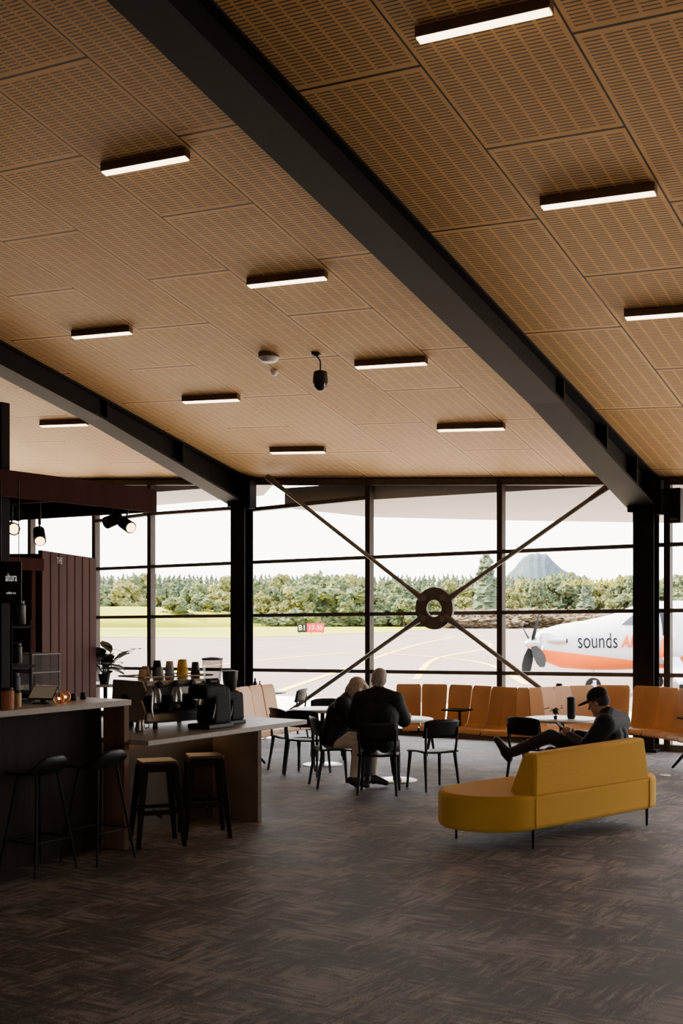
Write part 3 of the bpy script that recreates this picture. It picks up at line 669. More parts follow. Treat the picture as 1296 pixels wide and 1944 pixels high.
for z in (.02, .30, .62):
    mb = MB(); mb.box((.02, 0, z), (.34, .26, .02)); mb.build('shelf', M_black, t, smooth=False, bevel=.002)
def canister(px, py, D, z, r, h, m, label, grp=None, nme='canister'):
    p = AT(px, D, z); t = thing(nme, label, 'container', p, 0, grp)
    mb = MB(); mb.lathe([(r*.9, 0), (r, .01), (r, h*.8), (r*.8, h*.86)], n=20); mb.build('body', m, t)
    mb = MB(); mb.lathe([(r*.85, h*.86), (r*.88, h*.97), (r*.3, h)], n=20); mb.build('lid', M_plast, t); return t
canister(2, 0, 9.9, 1.59, .055, .2, M_plast, 'black canister on the shelf stand, left one')
canister(30, 0, 9.95, 1.59, .05, .17, M_plast, 'black canister on the shelf stand, right one')
canister(32, 0, 9.9, 1.91, .07, .2, M_plast, 'black canister on top of the shelf stand under the hanging sign')
canister(24, 0, 9.85, 1.30, .06, .22, M_plast, 'black grinder jar on the lowest tier of the shelf stand')
canister(14, 0, 9.15, 1.27, .05, .17, M_pot, 'reddish brown jar on the bar at the left edge', nme='jar')
canister(32, 0, 9.4, 1.27, .035, .13, M_kraft, 'small tan jar beside the reddish jar on the bar', nme='jar')
t = thing('display_case', 'small glass display case with steel edges behind the bar', 'display case', AT(60, 12., 0), TH)
mb = MB(); mb.box((0, 0, .6), (.42, .4, 1.2)); mb.build('base', M_bard, t, smooth=False)
mb = MB()
for x in (-.2, .2):
    for y in (-.18, .18): mb.tube((x, y, 1.2), (x, y, 1.6), .008, n=6)
for z in (1.21, 1.42, 1.6):
    mb.box((0, 0, z), (.42, .38, .012))
mb.build('frame', M_gal, t); mb = MB(); mb.box((0, 0, 1.4), (.4, .36, .38)); mb.build('glass', M_hop, t, smooth=False)
p = AT(82, 9.75, 1.27); t = thing('payment_terminal', 'tilted tablet till on the bar worktop', 'till', p, radians(-10))
mb = MB(); mb.box((0, 0, .006), (.14, .1, .012)); mb.box((0, .01, .04), (.05, .02, .08)); mb.build('stand', M_plast, t, smooth=False)
TM = Matrix.Translation((0, 0, .085)) @ Matrix.Rotation(radians(40), 4, 'X'); mb = MB(); mb.box((0, 0, 0), (.22, .15, .014), M=TM); mb.build('tablet', M_plast, t, smooth=False, bevel=.004)
mb = MB(); mb.box((0, 0, .009), (.2, .13, .004), M=TM); mb.build('screen', mat('lit_screen', (.1, .08, .06), .3, em=(.6, .45, .3), es=.15), t, smooth=False)
for px, D, lab in ((112, 9.75, 'left copper wire lantern on the bar beside the till'), (124, 9.95, 'right copper wire lantern on the bar beside the till')):
    t = thing('wire_lantern', lab, 'lantern', AT(px, D, 1.27), 0, 'copper lanterns on the bar'); mb = MB()
    for k in range(6):
        a = k*pi/6; mb.path([(.045*sin(q)*cos(a), .045*sin(q)*sin(a), .045-.045*cos(q)) for q in [i*2*pi/16 for i in range(17)]], .0025, n=5)
    mb.build('cage', M_copper, t); mb = MB(); mb.ball((0, 0, .04), .010); mb.build('bulb', M_glow, t)
for px, D in ((140, 10.1), (158, 10.25)):
    canister(px, 0, D, 1.27, .025, .06, M_plast, 'tiny dark salt pot standing on the tall bar top, right of the lanterns', 'dark salt pots on the bar', 'salt_pot')

# espresso machine
EMR = TH+pi/2-.25
EM = AT(318, 11.55, .925); t = thing('espresso_machine', 'steel espresso machine with black portafilters on the serving counter', 'coffee machine', EM, EMR)
for x in (-.28, .28):
    for y in (-.2, .2): mb = MB(); mb.tube((x, y, 0), (x, y, .06), .025, .02); mb.build('foot', M_plast, t)
mb = MB(); mb.box((0, .02, .105), (.82, .54, .10)); mb.build('base_tray', M_steel, t, smooth=False, bevel=.02)
mb = MB(); mb.box((0, .10, .27), (.78, .36, .26)); mb.build('boiler_body', M_plast, t, smooth=False, bevel=.02)
mb = MB(); mb.box((0, -.07, .345), (.74, .16, .09)); mb.build('control_panel', M_steel, t, smooth=False, bevel=.015)
mb = MB(); mb.box((0, .02, .42), (.84, .54, .06)); mb.build('cup_tray', M_steel, t, smooth=False, bevel=.02)
mb = MB(); mb.path([(-.39, -.2, .48), (-.39, .25, .48), (.39, .25, .48), (.39, -.2, .48), (-.39, -.2, .48)], .008, n=8); mb.build('cup_rail', M_steel, t)
for s in (-1, 1):
    mb = MB(); prof_ = [(-.24, .07), (.27, .07), (.29, .25), (.27, .45), (-.22, .45), (-.28, .36), (-.20, .27), (-.27, .16)]
    mb.prism(prof_, -.014, .014, M=Matrix.Translation((s*.43, 0, 0)) @ Matrix(((0, 0, 1, 0), (1, 0, 0, 0), (0, 1, 0, 0), (0, 0, 0, 1)))); mb.build('side_panel', M_steel, t, smooth=False, bevel=.008)
    mb = MB(); mb.lathe([(.05, 0), (.045, .012)], n=20, M=Matrix.Translation((s*.445, .06, .27)) @ Matrix.Rotation(s*pi/2, 4, 'Y')); mb.build('badge', M_plast, t)
for x in (-.24, 0, .24):
    mb = MB(); mb.lathe([(.04, .22), (.055, .24), (.055, .32), (.035, .38)], c=(x, -.15, 0), n=18); g = mb.build('group_head', M_steel, t)
    mb = MB(); mb.lathe([(.03, .18), (.04, .23)], c=(x, -.15, 0), n=16); mb.path([(x, -.19, .225), (x, -.25, .225), (x, -.39, .20)], [.010, .020, .017], n=10, mi=1); mb.build('portafilter', [M_steel, M_plast], g)
for x in (-.37, .37):
    mb = MB(); mb.path([(x, -.22, .4), (x*1.03, -.31, .36), (x*1.05, -.30, .2), (x*1.07, -.33, .11)], .009, n=8); mb.build('steam_wand', M_steel, t)
mb = MB(); mb.box((0, -.14, .16), (.6, .2, .015)); mb.build('drip_grille', M_plast, t, smooth=False)
for x in (-.28, -.1, .1, .28):
    mb = MB(); mb.lathe([(.024, 0), (.030, .02), (.022, .04)], n=12, M=Matrix.Translation((x, -.25, .42)) @ Matrix.Rotation(pi/2, 4, 'X')); mb.build('knob', M_plast, t)
t = thing('milk_jug', 'small steel milk jug on the serving counter beside the machine', 'jug', AT(266, 10.95, .925))
mb = MB(); mb.lathe([(.045, 0), (.05, .02), (.038, .08), (.042, .11)], n=18); mb.build('body', M_steel, t); mb = MB(); mb.path([(.04, 0, .10), (.08, 0, .09), (.08, 0, .04), (.045, 0, .03)], .006, n=6); mb.build('handle', M_steel, t)
def cupstack(x, y, m, h, lab, r=.045):
    q = Matrix.Rotation(EMR, 3, 'Z') @ V((x, y, .452)); t = thing('paper_cup_stack', lab, 'cups', EM+q, 0, 'cup stacks on the espresso machine')
    mb = MB(); n = max(2, int(h/.02)); pr = [(r, 0)]
    for k in range(n): z = k*h/n; pr += [(r+.003, z+.002), (r+.003, z+.008), (r-.002, z+.01)]
    pr += [(r*.75, h+.06)]; mb.lathe(pr, n=18); mb.build('cup_walls', m, t)
    mb = MB(); mb.lathe([(r*.72, h+.06), (r*.7, h+.063)], n=18); mb.build('cup_base', m, t)
cupstack(-.3, -.02, M_kraft, .03, 'low kraft cup stack at the left of the espresso machine top')
cupstack(-.2, .08, M_kraft, .06, 'taller kraft cup stack second from the left')
cupstack(-.15, -.08, M_gcup, .05, 'grey cup stack in front on the machine')
cupstack(-.05, .1, M_plast, .11, 'black cup stack at the back of the machine top')
cupstack(-.02, -.06, M_gcup, .07, 'tall grey cup stack at the middle of the machine top')
cupstack(.08, .08, M_kraft, .10, 'tan cup stack between the black and yellow ones')
cupstack(.14, -.06, M_ycup, .12, 'tall yellow cup stack on the machine')
cupstack(.22, .08, M_ycup, .11, 'yellow cup stack nearest the grinder')
cupstack(.3, -.04, M_plast, .09, 'dark cup stack at the right end of the machine')
def grinder(px, D, lab, sc=1., clear=True):
    p = AT(px, D, .925); t = thing('coffee_grinder', lab, 'coffee grinder', p, radians(-35)); t.scale = (sc,)*3
    mb = MB(); mb.box((0, .02, .02), (.24, .32, .04)); mb.build('base', M_plast, t, smooth=False, bevel=.01)
    mb = MB(); mb.box((0, .06, .19), (.22, .24, .32), t=.92); mb.box((0, -.03, .31), (.21, .28, .12)); mb.build('body', M_black, t, smooth=False, bevel=.04, seg=4)
    mb = MB(); mb.lathe([(.06, .37), (.07, .39), (.085, .52), (.085, .57)], n=24, c=(0, .04, 0)); mb.build('hopper', M_hop if clear else M_plast, t)
    mb = MB(); mb.lathe([(.09, .57), (.09, .585), (.02, .595)], n=24, c=(0, .04, 0)); mb.build('hopper_lid', M_plast, t)
    mb = MB(); mb.tube((0, -.1, .27), (0, -.12, .2), .035, .02); mb.build('spout', M_steel, t)
    mb = MB(); mb.path([(.08, -.02, .22), (.14, -.1, .16), (.17, -.16, .1)], [.008, .012, .014], n=8); mb.build('lever', M_plast, t)
grinder(397, 11.30, 'black coffee grinder with clear hopper beside the espresso machine', 1.12)
grinder(432, 11.75, 'shorter black coffee grinder right of the clear hopper one', .88, False)

def rtable(px, D, h, r, label, topm=M_tt, grp=None, br=.26):
    p = AT(px, D); t = thing('round_table', label, 'table', p, 0, grp)
    mb = MB(); mb.lathe([(r-.01, h-.028), (r, h-.022), (r, h-.004), (r-.006, h)], n=40); mb.build('table_top', topm, t)
    mb = MB(); mb.tube((0, 0, .02), (0, 0, h-.03), .03, n=16); mb.build('pedestal', M_black, t)
    mb = MB(); mb.lathe([(br, 0), (br, .008), (br*.9, .016), (.05, .03)], n=36); mb.build('base', M_steel, t); return p
rtable(200, 16.2, 1.06, .42, 'high round table carrying the potted plant behind the espresso machine')
def leafplant(loc, sc, label, nst, seed, lw=1., ll=1., spread=.7):
    rnd = random.Random(seed); t = thing('potted_plant', label, 'plant', loc, 0)
    mb = MB(); mb.lathe([(.05*sc, 0), (.07*sc, .11*sc), (.075*sc, .12*sc), (.06*sc, .12*sc), (.055*sc, .1*sc)], n=20); mb.build('pot', M_plast, t)
    mb = MB(); mb.lathe([(.058*sc, .1*sc), (.01, .105*sc)], n=16); mb.build('soil', M_soil, t)
    for k in range(nst):
        st = MB(); a = 2*pi*k/nst+rnd.uniform(-.3, .3); ln = rnd.uniform(.16, .34)*sc; tip = V((cos(a)*ln*spread, sin(a)*ln*spread, .1*sc+ln)); st.path([(0, 0, .1*sc), (tip.x*.4, tip.y*.4, .1*sc+ln*.6), tip], [.008*sc, .006*sc, .004*sc], n=6); st.build('stem', M_leaf, t)
        for j in range(6):
            f = .3+.7*j/5; b_ = V((tip.x*f*f, tip.y*f*f, .1*sc+ln*f)); aa = rnd.uniform(0, 2*pi); d = V((cos(aa), sin(aa), rnd.uniform(-.1, 1.2))).normalized(); L_ = .17*sc*ll*rnd.uniform(.8, 1.2); s_ = d.cross(V((0, 0, 1))).normalized()
            up = s_.cross(d); mb = MB(); vs = []
            for q, w in ((0, .004), (.2, .6), (.45, 1), (.75, .8), (1, .03)):
                c = b_+d*L_*q-V((0, 0, .25*L_*q*q)); vs += [c-s_*w*.045*sc*lw+up*.008, c-up*.0, c+s_*w*.045*sc*lw+up*.008]
            mb.add(vs, [q2 for i in range(4) for q2 in ((3*i, 3*i+1, 3*i+4, 3*i+3), (3*i+1, 3*i+2, 3*i+5, 3*i+4))]); mb.build('leaf', M_leaf, t)
leafplant(AT(198, 16.0, 1.06), 1.15, 'dark leafy rubber plant on the high round table behind the bar', 7, 5, 1.7, 1.3, 1.1)

def barstool(px, D, rz, label):
    t = thing('bar_stool', label, 'stool', AT(px, D), rz, 'low back bar stools')
    mb = MB(); vs, fs = [], []
    for j in range(9):
        s = j/8; y = .18-.36*s
        for i in range(11):
            q = -1+2*i/10; x = q*.19*(.88+.12*sin(s*pi)); z = .76+.02*q*q
            if s > .55: k = (s-.55)/.45; z += .15*k*k*(1-.55*abs(q)**3)
            vs.append(V((x, y+(.05*q*q*max(0, s-.5)), z)))
    fs = [(j*11+i, j*11+i+1, (j+1)*11+i+1, (j+1)*11+i) for j in range(8) for i in range(10)]; mb.add(vs, fs); o = mb.build('seat_shell', M_plast, t, ang=80)
    so = o.modifiers.new('s', 'SOLIDIFY'); so.thickness = .02
    for x, y in ((-1, -1), (1, -1), (1, 1), (-1, 1)):
        mb = MB(); mb.tube((x*.11, y*.1, .755), (x*.22, y*.2, 0), .011, .009, n=8); mb.build('leg', M_black, t)
    mb = MB(); mb.path([(-.185, -.168, .25), (.185, -.168, .25), (.185, .168, .25), (-.185, .168, .25), (-.185, -.168, .25)], .008, n=8); mb.build('footrest', M_black, t)
barstool(186, 9.75, face(-.845, .53), 'black bar stool at the tall counter, nearer the walnut end panel')
barstool(72, 9.35, face(-.845, .53), 'black bar stool at the tall counter, at the left edge')
M_sts = mat('stool_seat', (.05, .03, .02), .45, .2)
def tolix(px, D, rz, label):
    t = thing('metal_stool', label, 'stool', AT(px, D), rz, 'square metal stools at the serving counter')
    hh = .73; mb = MB(); mb.box((0, 0, hh-.015), (.31, .31, .03)); mb.build('seat', M_sts, t, smooth=False, bevel=.012)
    mb = MB(); mb.box((0, 0, hh-.06), (.30, .30, .06)); mb.build('apron', M_black, t, smooth=False, bevel=.008)
    for x, y in ((-1, -1), (1, -1), (1, 1), (-1, 1)):
        mb = MB(); a, b_ = V((x*.13, y*.13, hh-.04)), V((x*.2, y*.2, 0))
        mb.hexa([b_+V((-.018, -.018, 0)), b_+V((.018, -.018, 0)), b_+V((.018, .018, 0)), b_+V((-.018, .018, 0)), a+V((-.03, -.03, 0)), a+V((.03, -.03, 0)), a+V((.03, .03, 0)), a+V((-.03, .03, 0))]); mb.build('leg', M_black, t, smooth=False, bevel=.004)
    mb = MB(); mb.box((0, 0, .26), (.34, .02, .025)); mb.box((0, 0, .26), (.02, .34, .025))
    for s in (-1, 1): mb.box((0, s*.165, .3), (.33, .012, .03)); mb.box((s*.165, 0, .3), (.012, .33, .03))
    mb.build('brace', M_black, t, smooth=False)
tolix(298, 10.45, radians(20), 'square black metal stool at the serving counter, left one')
tolix(388, 10.85, radians(15), 'square black metal stool at the serving counter, right one')

# ================================================================= SEATING
def bench(pts, label, wd=.30, tables=()):
    pts = [AT(x, D) for x, D in pts]; n = len(pts); out = []
    for i in range(n-1):
        p0, p1, p2, p3 = pts[max(i-1, 0)], pts[i], pts[i+1], pts[min(i+2, n-1)]
        for k in range(20):
            s = k/20; out.append(.5*((2*p1)+(p2-p0)*s+(2*p0-5*p1+4*p2-p3)*s*s+(3*p1-p0-3*p2+p3)*s**3))
    out.append(pts[-1]); o0 = pts[0].copy(); t = thing('beam_bench', label, 'bench', o0, 0)
    acc = 0; nxt = wd/2; cp_ = []
    for a, b_ in zip(out, out[1:]):
        l = (b_-a).length
        while acc+l >= nxt:
            cp_.append(a+(b_-a)*((nxt-acc)/l)-o0); nxt += wd
        acc += l
    nC = len(cp_)
    # orientation from neighbouring seat centres, so each seat edge meets the next
    ang = []
    for i in range(nC):
        d = cp_[min(i+1, nC-1)]-cp_[max(i-1, 0)]; ang.append(atan2(d.y, d.x))
    kap = [(ang[min(i+1, nC-1)]-ang[max(i-1, 0)])/(wd*max(1, min(i+1, nC-1)-max(i-1, 0))) for i in range(nC)]
    prof = [(-.32, .39, .94), (-.29, .43, .99), (-.2, .445, 1), (0, .42, 1), (.12, .42, 1), (.19, .46, 1), (.235, .58, 1), (.27, .75, 1), (.305, .92, 1), (.325, .965, .96), (.335, .985, .86)]
    low = [(y+(.02 if z > .45 else 0), z-(.022 if z <= .46 else 0), s) for y, z, s in prof]
    for k, c in enumerate(cp_):
        M = Matrix.Translation(c) @ Matrix.Rotation(ang[k], 4, 'Z')
        mb = MB(); vs = []; w = wd/2-.005; wf = lambda y: w*max(.5, min(2., 1-y*kap[k]))
        for sgn in (-1, 1):
            for y, z, s in prof: vs.append(V((sgn*wf(y)*s, y, z)))
            for y, z, s in low: vs.append(V((sgn*wf(y)*s, y, z)))
        m_ = len(prof); fs = []
        for i in range(m_-1):
            fs.append((i, i+1, 2*m_+i+1, 2*m_+i)); fs.append((m_+i, 3*m_+i, 3*m_+i+1, m_+i+1))
            fs.append((i, m_+i, m_+i+1, i+1)); fs.append((2*m_+i, 2*m_+i+1, 3*m_+i+1, 3*m_+i))
        fs.append((0, 2*m_, 3*m_, m_)); fs.append((m_-1, 2*m_-1, 4*m_-1, 3*m_-1)); mb.add(vs, fs, M=M); mb.build('seat_shell', M_shell, t)
    mb = MB(); mb.path([c+V((0, 0, .35)) for c in cp_], .035, n=8); mb.build('beam', M_black, t)
    for k in list(range(1, nC, 5)):
        M = Matrix.Translation(cp_[k]) @ Matrix.Rotation(ang[k], 4, 'Z'); mb = MB()
        mb.path([(0, .28, .02), (0, .12, .2), (0, 0, .33), (0, -.12, .2), (0, -.30, .02)], [.016, .022, .025, .022, .016], n=8, M=M); mb.build('leg', M_black, t)
    for k in tables:
        if k >= nC: continue
        M = Matrix.Translation(cp_[k]) @ Matrix.Rotation(ang[k], 4, 'Z'); mb = MB(); mb.box((.15, -.08, .66), (.34, .30, .022), M=M); mb.box((.15, .0, .54), (.03, .03, .22), M=M); mb.build('arm_table', M_black, t, smooth=False, bevel=.006)
    return t
bench([(757, 17.0), (820, 17.0), (885, 16.7), (955, 16.25), (1035, 16.2), (1110, 16.6), (1170, 16.75), (1230, 16.4), (1300, 15.7), (1370, 14.8)], 'long curving row of orange plywood shell seats along the windows', tables=(2, 16))
bench([(432, 15.6), (480, 16.2), (520, 16.8), (562, 17.3)], 'shorter curving row of orange plywood seats left, behind the serving counter')

def chair_proto():
    t = thing('dining_chair', '', 'chair')
    mb = MB(); vs = []
    for j in range(7):
        s = j/6; y = .21-.42*s
        for i in range(9): q = -1+i/4; vs.append(V((q*(.215+.01*s), y, .45-.012*(1-q*q)-(.02*(1-s)**4))))
    mb.add(vs, [(j*9+i, j*9+i+1, (j+1)*9+i+1, (j+1)*9+i) for j in range(6) for i in range(8)]); o = mb.build('seat', M_plast, t, ang=80); so = o.modifiers.new('s', 'SOLIDIFY'); so.thickness = .018
    mb = MB(); vs = []
    for j in range(6):
        s = j/5; z = .60+.21*s
        for i in range(11):
            q = -1+i/5; vs.append(V((q*.225, -.235-.05*s+.05*abs(q)**2.5, z-(.03*abs(q)**4 if s > .8 else 0))))
    mb.add(vs, [(j*11+i, j*11+i+1, (j+1)*11+i+1, (j+1)*11+i) for j in range(5) for i in range(10)]); o = mb.build('backrest', M_plast, t, ang=80); so = o.modifiers.new('s', 'SOLIDIFY'); so.thickness = .014
    for s in (-1, 1):
        mb = MB(); mb.path([(s*.19, -.2, .44), (s*.2, -.21, .56), (s*.205, -.225, .72)], [.016, .015, .013], n=8); mb.build('back_post', M_plast, t)
        mb = MB(); mb.path([(s*.19, .17, .435), (s*.215, .205, .0)], [.023, .014], n=8); mb.build('leg', M_plast, t)
        mb = MB(); mb.path([(s*.19, -.18, .435), (s*.215, -.25, .0)], [.023, .014], n=8); mb.build('leg', M_plast, t)
    return t
CP = chair_proto(); first = [True]
def chair(px, D, dx, dy, label):
    loc = AT(px, D); rz = face(dx, dy)
    if first[0]: first[0] = False; CP.location = loc; CP.rotation_euler.z = rz; CP['label'] = label; CP['group'] = 'black cafe chairs'; return
    dup(CP, loc, rz, label, 'black cafe chairs')
chair(719, 13.42, .12, 1, 'black chair the grey haired man in a dark jacket sits on')
chair(634, 13.95, 1, .25, 'black chair the fair haired woman sits on')
chair(820, 13.75, -.42, .9, 'empty black chair with its back to us, right of the seated pair')
chair(556, 15.3, .9, .5, 'empty black chair left of the middle table, nearest the serving counter')
chair(621, 16.6, .05, -1, 'empty black chair on the far side of the middle table')
chair(585, 15.0, .35, .95, 'empty black chair in front of the middle table')
chair(1012, 14.0, .65, .75, 'black chair with its back to us behind the yellow sofa')
chair(548, 19.2, -.9, .3, 'small distant black chair by the windows at the left')
rtable(751, 14.4, .745, .45, 'round cafe table where the man and woman sit')
rtable(612, 15.9, .745, .40, 'round cafe table left of the seated pair')
rtable(1066, 14.4, .745, .45, 'round cafe table behind the yellow sofa')
rtable(503, 19.4, .745, .35, 'small distant round table near the left windows')
def bottle(px, D, z, r, h, m, label, cap=M_plast):
    t = thing('bottle', label, 'bottle', AT(px, D, z)); mb = MB(); mb.lathe([(r*.9, 0), (r, .01), (r, h*.62), (r*.45, h*.8), (r*.4, h*.93)], n=18); mb.build('body', m, t)
    mb = MB(); mb.lathe([(r*.45, h*.93), (r*.45, h)], n=14); mb.build('cap', cap, t)
bottle(484, 19.3, .745, .035, .22, M_plast, 'left dark bottle on the distant table'); bottle(493, 19.4, .745, .03, .17, M_kraft, 'right tan bottle on the distant table')
t = thing('drink_tumbler', 'tall black tumbler on the table behind the sofa', 'cup', AT(1084, 14.35, .745)); mb = MB(); mb.lathe([(.04, 0), (.05, .02), (.052, .24)], n=20); mb.build('body', M_plast, t); mb = MB(); mb.lathe([(.054, .24), (.054, .255), (.02, .265)], n=20); mb.build('lid', M_plast, t)
t = thing('slim_cylinder', 'slim black cylinder peeking above the plywood seats by the windows', 'post', AT(1061, 17.6, 0))  # only the top of this black cylinder is known; shaft and foot are invented
mb = MB(); mb.lathe([(.05, .02), (.05, .96), (.04, .98)], n=18); mb.build('shaft', M_plast, t); mb = MB(); mb.lathe([(.12, 0), (.12, .015), (.06, .03)], n=20); mb.build('foot', M_plast, t)
leafplant(AT(1054, 14.25, .745), .34, 'tiny plant in a small pot on the table behind the sofa', 4, 8)
t = thing('paper_bag', 'small pale crumpled bag on the seated pair\'s table', 'bag', AT(772, 14.3, .745)); mb = MB(); mb.ball((0, 0, .03), (.06, .04, .03)); mb.build('bag_body', M_kraft, t); mb = MB(); mb.ball((.02, .01, .06), (.03, .02, .015)); mb.build('bag_top', M_kraft, t)
mb = MB(); mb.lathe([(.07, 0), (.07, .004), (.05, .006)], n=24); tag(mb.build('floor_socket', M_white, loc=AT(1262, 4560/307., 0)), 'small pale round socket plate on the carpet right of the sofa', 'socket')

# ---- sofa
A = FL(1017, 1612); e1 = V((.745, .667, 0)).normalized(); rzs = atan2(e1.y, e1.x)
sf = thing('island_sofa', 'mustard yellow island sofa with rounded seat ends and a low back', 'sofa', A, rzs)
Ls, R_, dp = 1.68, .47, .94
def stad(inset=0):
    pts = [(0, inset), (Ls, inset)]; r = R_-inset
    for k in range(1, 16): a = -pi/2+pi*k/16; pts.append((Ls+r*cos(a)*.85, R_+r*sin(a)))
    pts += [(Ls, dp-inset), (0, dp-inset)]
    for k in range(1, 16): a = pi/2+pi*k/16; pts.append((r*cos(a)*1.08, R_+r*sin(a)))
    return pts
mb = MB(); mb.prism(stad(), .155, .46); mb.build('seat_base', M_yel, sf, bevel=.04, seg=4, ang=50)
mb = MB()
mb.hexa([(-.02, -.005, .44), (Ls, -.005, .44), (Ls, .29, .44), (-.02, .29, .44), (.03, .03, .80), (Ls-.03, .03, .83), (Ls-.03, .17, .83), (.03, .17, .80)]); mb.build('backrest', M_yel, sf, bevel=.03, seg=4)
for x in (0., Ls): mb = MB(); mb.path([(x, -.003, .17), (x, -.004, .45)], .004, n=6); mb.build('piping', M_yel, sf)
mb = MB(); mb.path([(0, -.003, .46), (Ls, -.003, .46)], .004, n=6); mb.build('piping', M_yel, sf)
for x, y in ((.0, .03), (Ls, .03), (-.15, .78), (Ls+.1, .78), (Ls/2, .85)):
    mb = MB(); mb.tube((x, y, .17), (x, y, 0), .014, .010, n=10); mb.build('leg', M_black, sf)

# ================================================================= PEOPLE
def figure(name, prims, mats, parent, vox=.0085, smooth=3):
    mb = MB()
    for p in prims:
        if p[0] == 'c':
            _, a, b_, ra, rb, mi = p; mb.ball(a, ra, n=14); mb.ball(b_, rb, n=14)
            if (V(b_)-V(a)).length > 1e-5: mb.path([a, b_], [ra, rb], n=14)
        else:
            _, c, r, rot, mi = p; mb.ball(c, r, n=22, rot=rot)
    o = mb.build('tmp', mats[0], None, smooth=False)
    r = o.modifiers.new('r', 'REMESH'); r.mode = 'VOXEL'; r.voxel_size = vox
    s = o.modifiers.new('s', 'SMOOTH'); s.iterations = smooth; s.factor = .5
    dg = bpy.context.evaluated_depsgraph_get(); dg.update(); me = bpy.data.meshes.new_from_object(o.evaluated_get(dg)); bpy.data.objects.remove(o)
    me.materials.clear()
    for m in mats: me.materials.append(m)
    n = len(me.polygons); C = np.zeros(n*3); me.polygons.foreach_get('center', C); C = C.reshape(-1, 3); best = np.full(n, 1e9); idx = np.zeros(n, dtype=np.int32)
    for p in prims:
        if p[0] == 'c':
            a, b_ = np.array(p[1]), np.array(p[2]); d = b_-a; L2 = max(d.dot(d), 1e-9); t_ = np.clip(((C-a) @ d)/L2, 0, 1); ds = np.linalg.norm(C-(a+t_[:, None]*d), axis=1)-(p[3]+(p[4]-p[3])*t_)
        else:
            R = np.array(p[3]) if p[3] is not None else np.eye(3); q = (C-np.array(p[1])) @ R; rr = np.array(p[2]); ds = (np.linalg.norm(q/rr, axis=1)-1)*rr.min()
        k = ds < best; best[k] = ds[k]; idx[k] = p[-1]
    me.polygons.foreach_set('material_index', idx); me.polygons.foreach_set('use_smooth', [True]*n); me.name = name
    o = bpy.data.objects.new(name, me); COL.objects.link(o); o.parent = parent; return o
def hand(W_, d, nrm, side, curl, mi, sc=1.):
    W_, d, nrm = V(W_), V(d).normalized(), V(nrm); nrm = (nrm-d*nrm.dot(d)).normalized(); s = d.cross(nrm).normalized()*side; out = []
    for k, (off, ln) in enumerate(((-.030, .07), (-.010, .078), (.010, .074), (.029, .058))):
        kn = W_+d*.085*sc+s*off*sc; out.append(('c', W_+s*off*.6*sc, kn, .014*sc, .0125*sc, mi)); p = kn; a = curl*.5
        for j, fr in enumerate((.45, .3, .25)):
            dd = d*cos(a)+nrm*sin(a); q = p+dd*ln*fr*sc; out.append(('c', p, q, (.0095-.0008*j)*sc, (.009-.001*j)*sc, mi)); p = q; a += curl
    b0 = W_+d*.02*sc-s*.025*sc; b1 = b0+(d*.6-s*.7+nrm*.35).normalized()*.04*sc; b2 = b1+(d*.8-s*.1+nrm*.5).normalized()*.035*sc
    out += [('c', b0, b1, .013*sc, .0105*sc, mi), ('c', b1, b2, .0105*sc, .009*sc, mi)]; return out
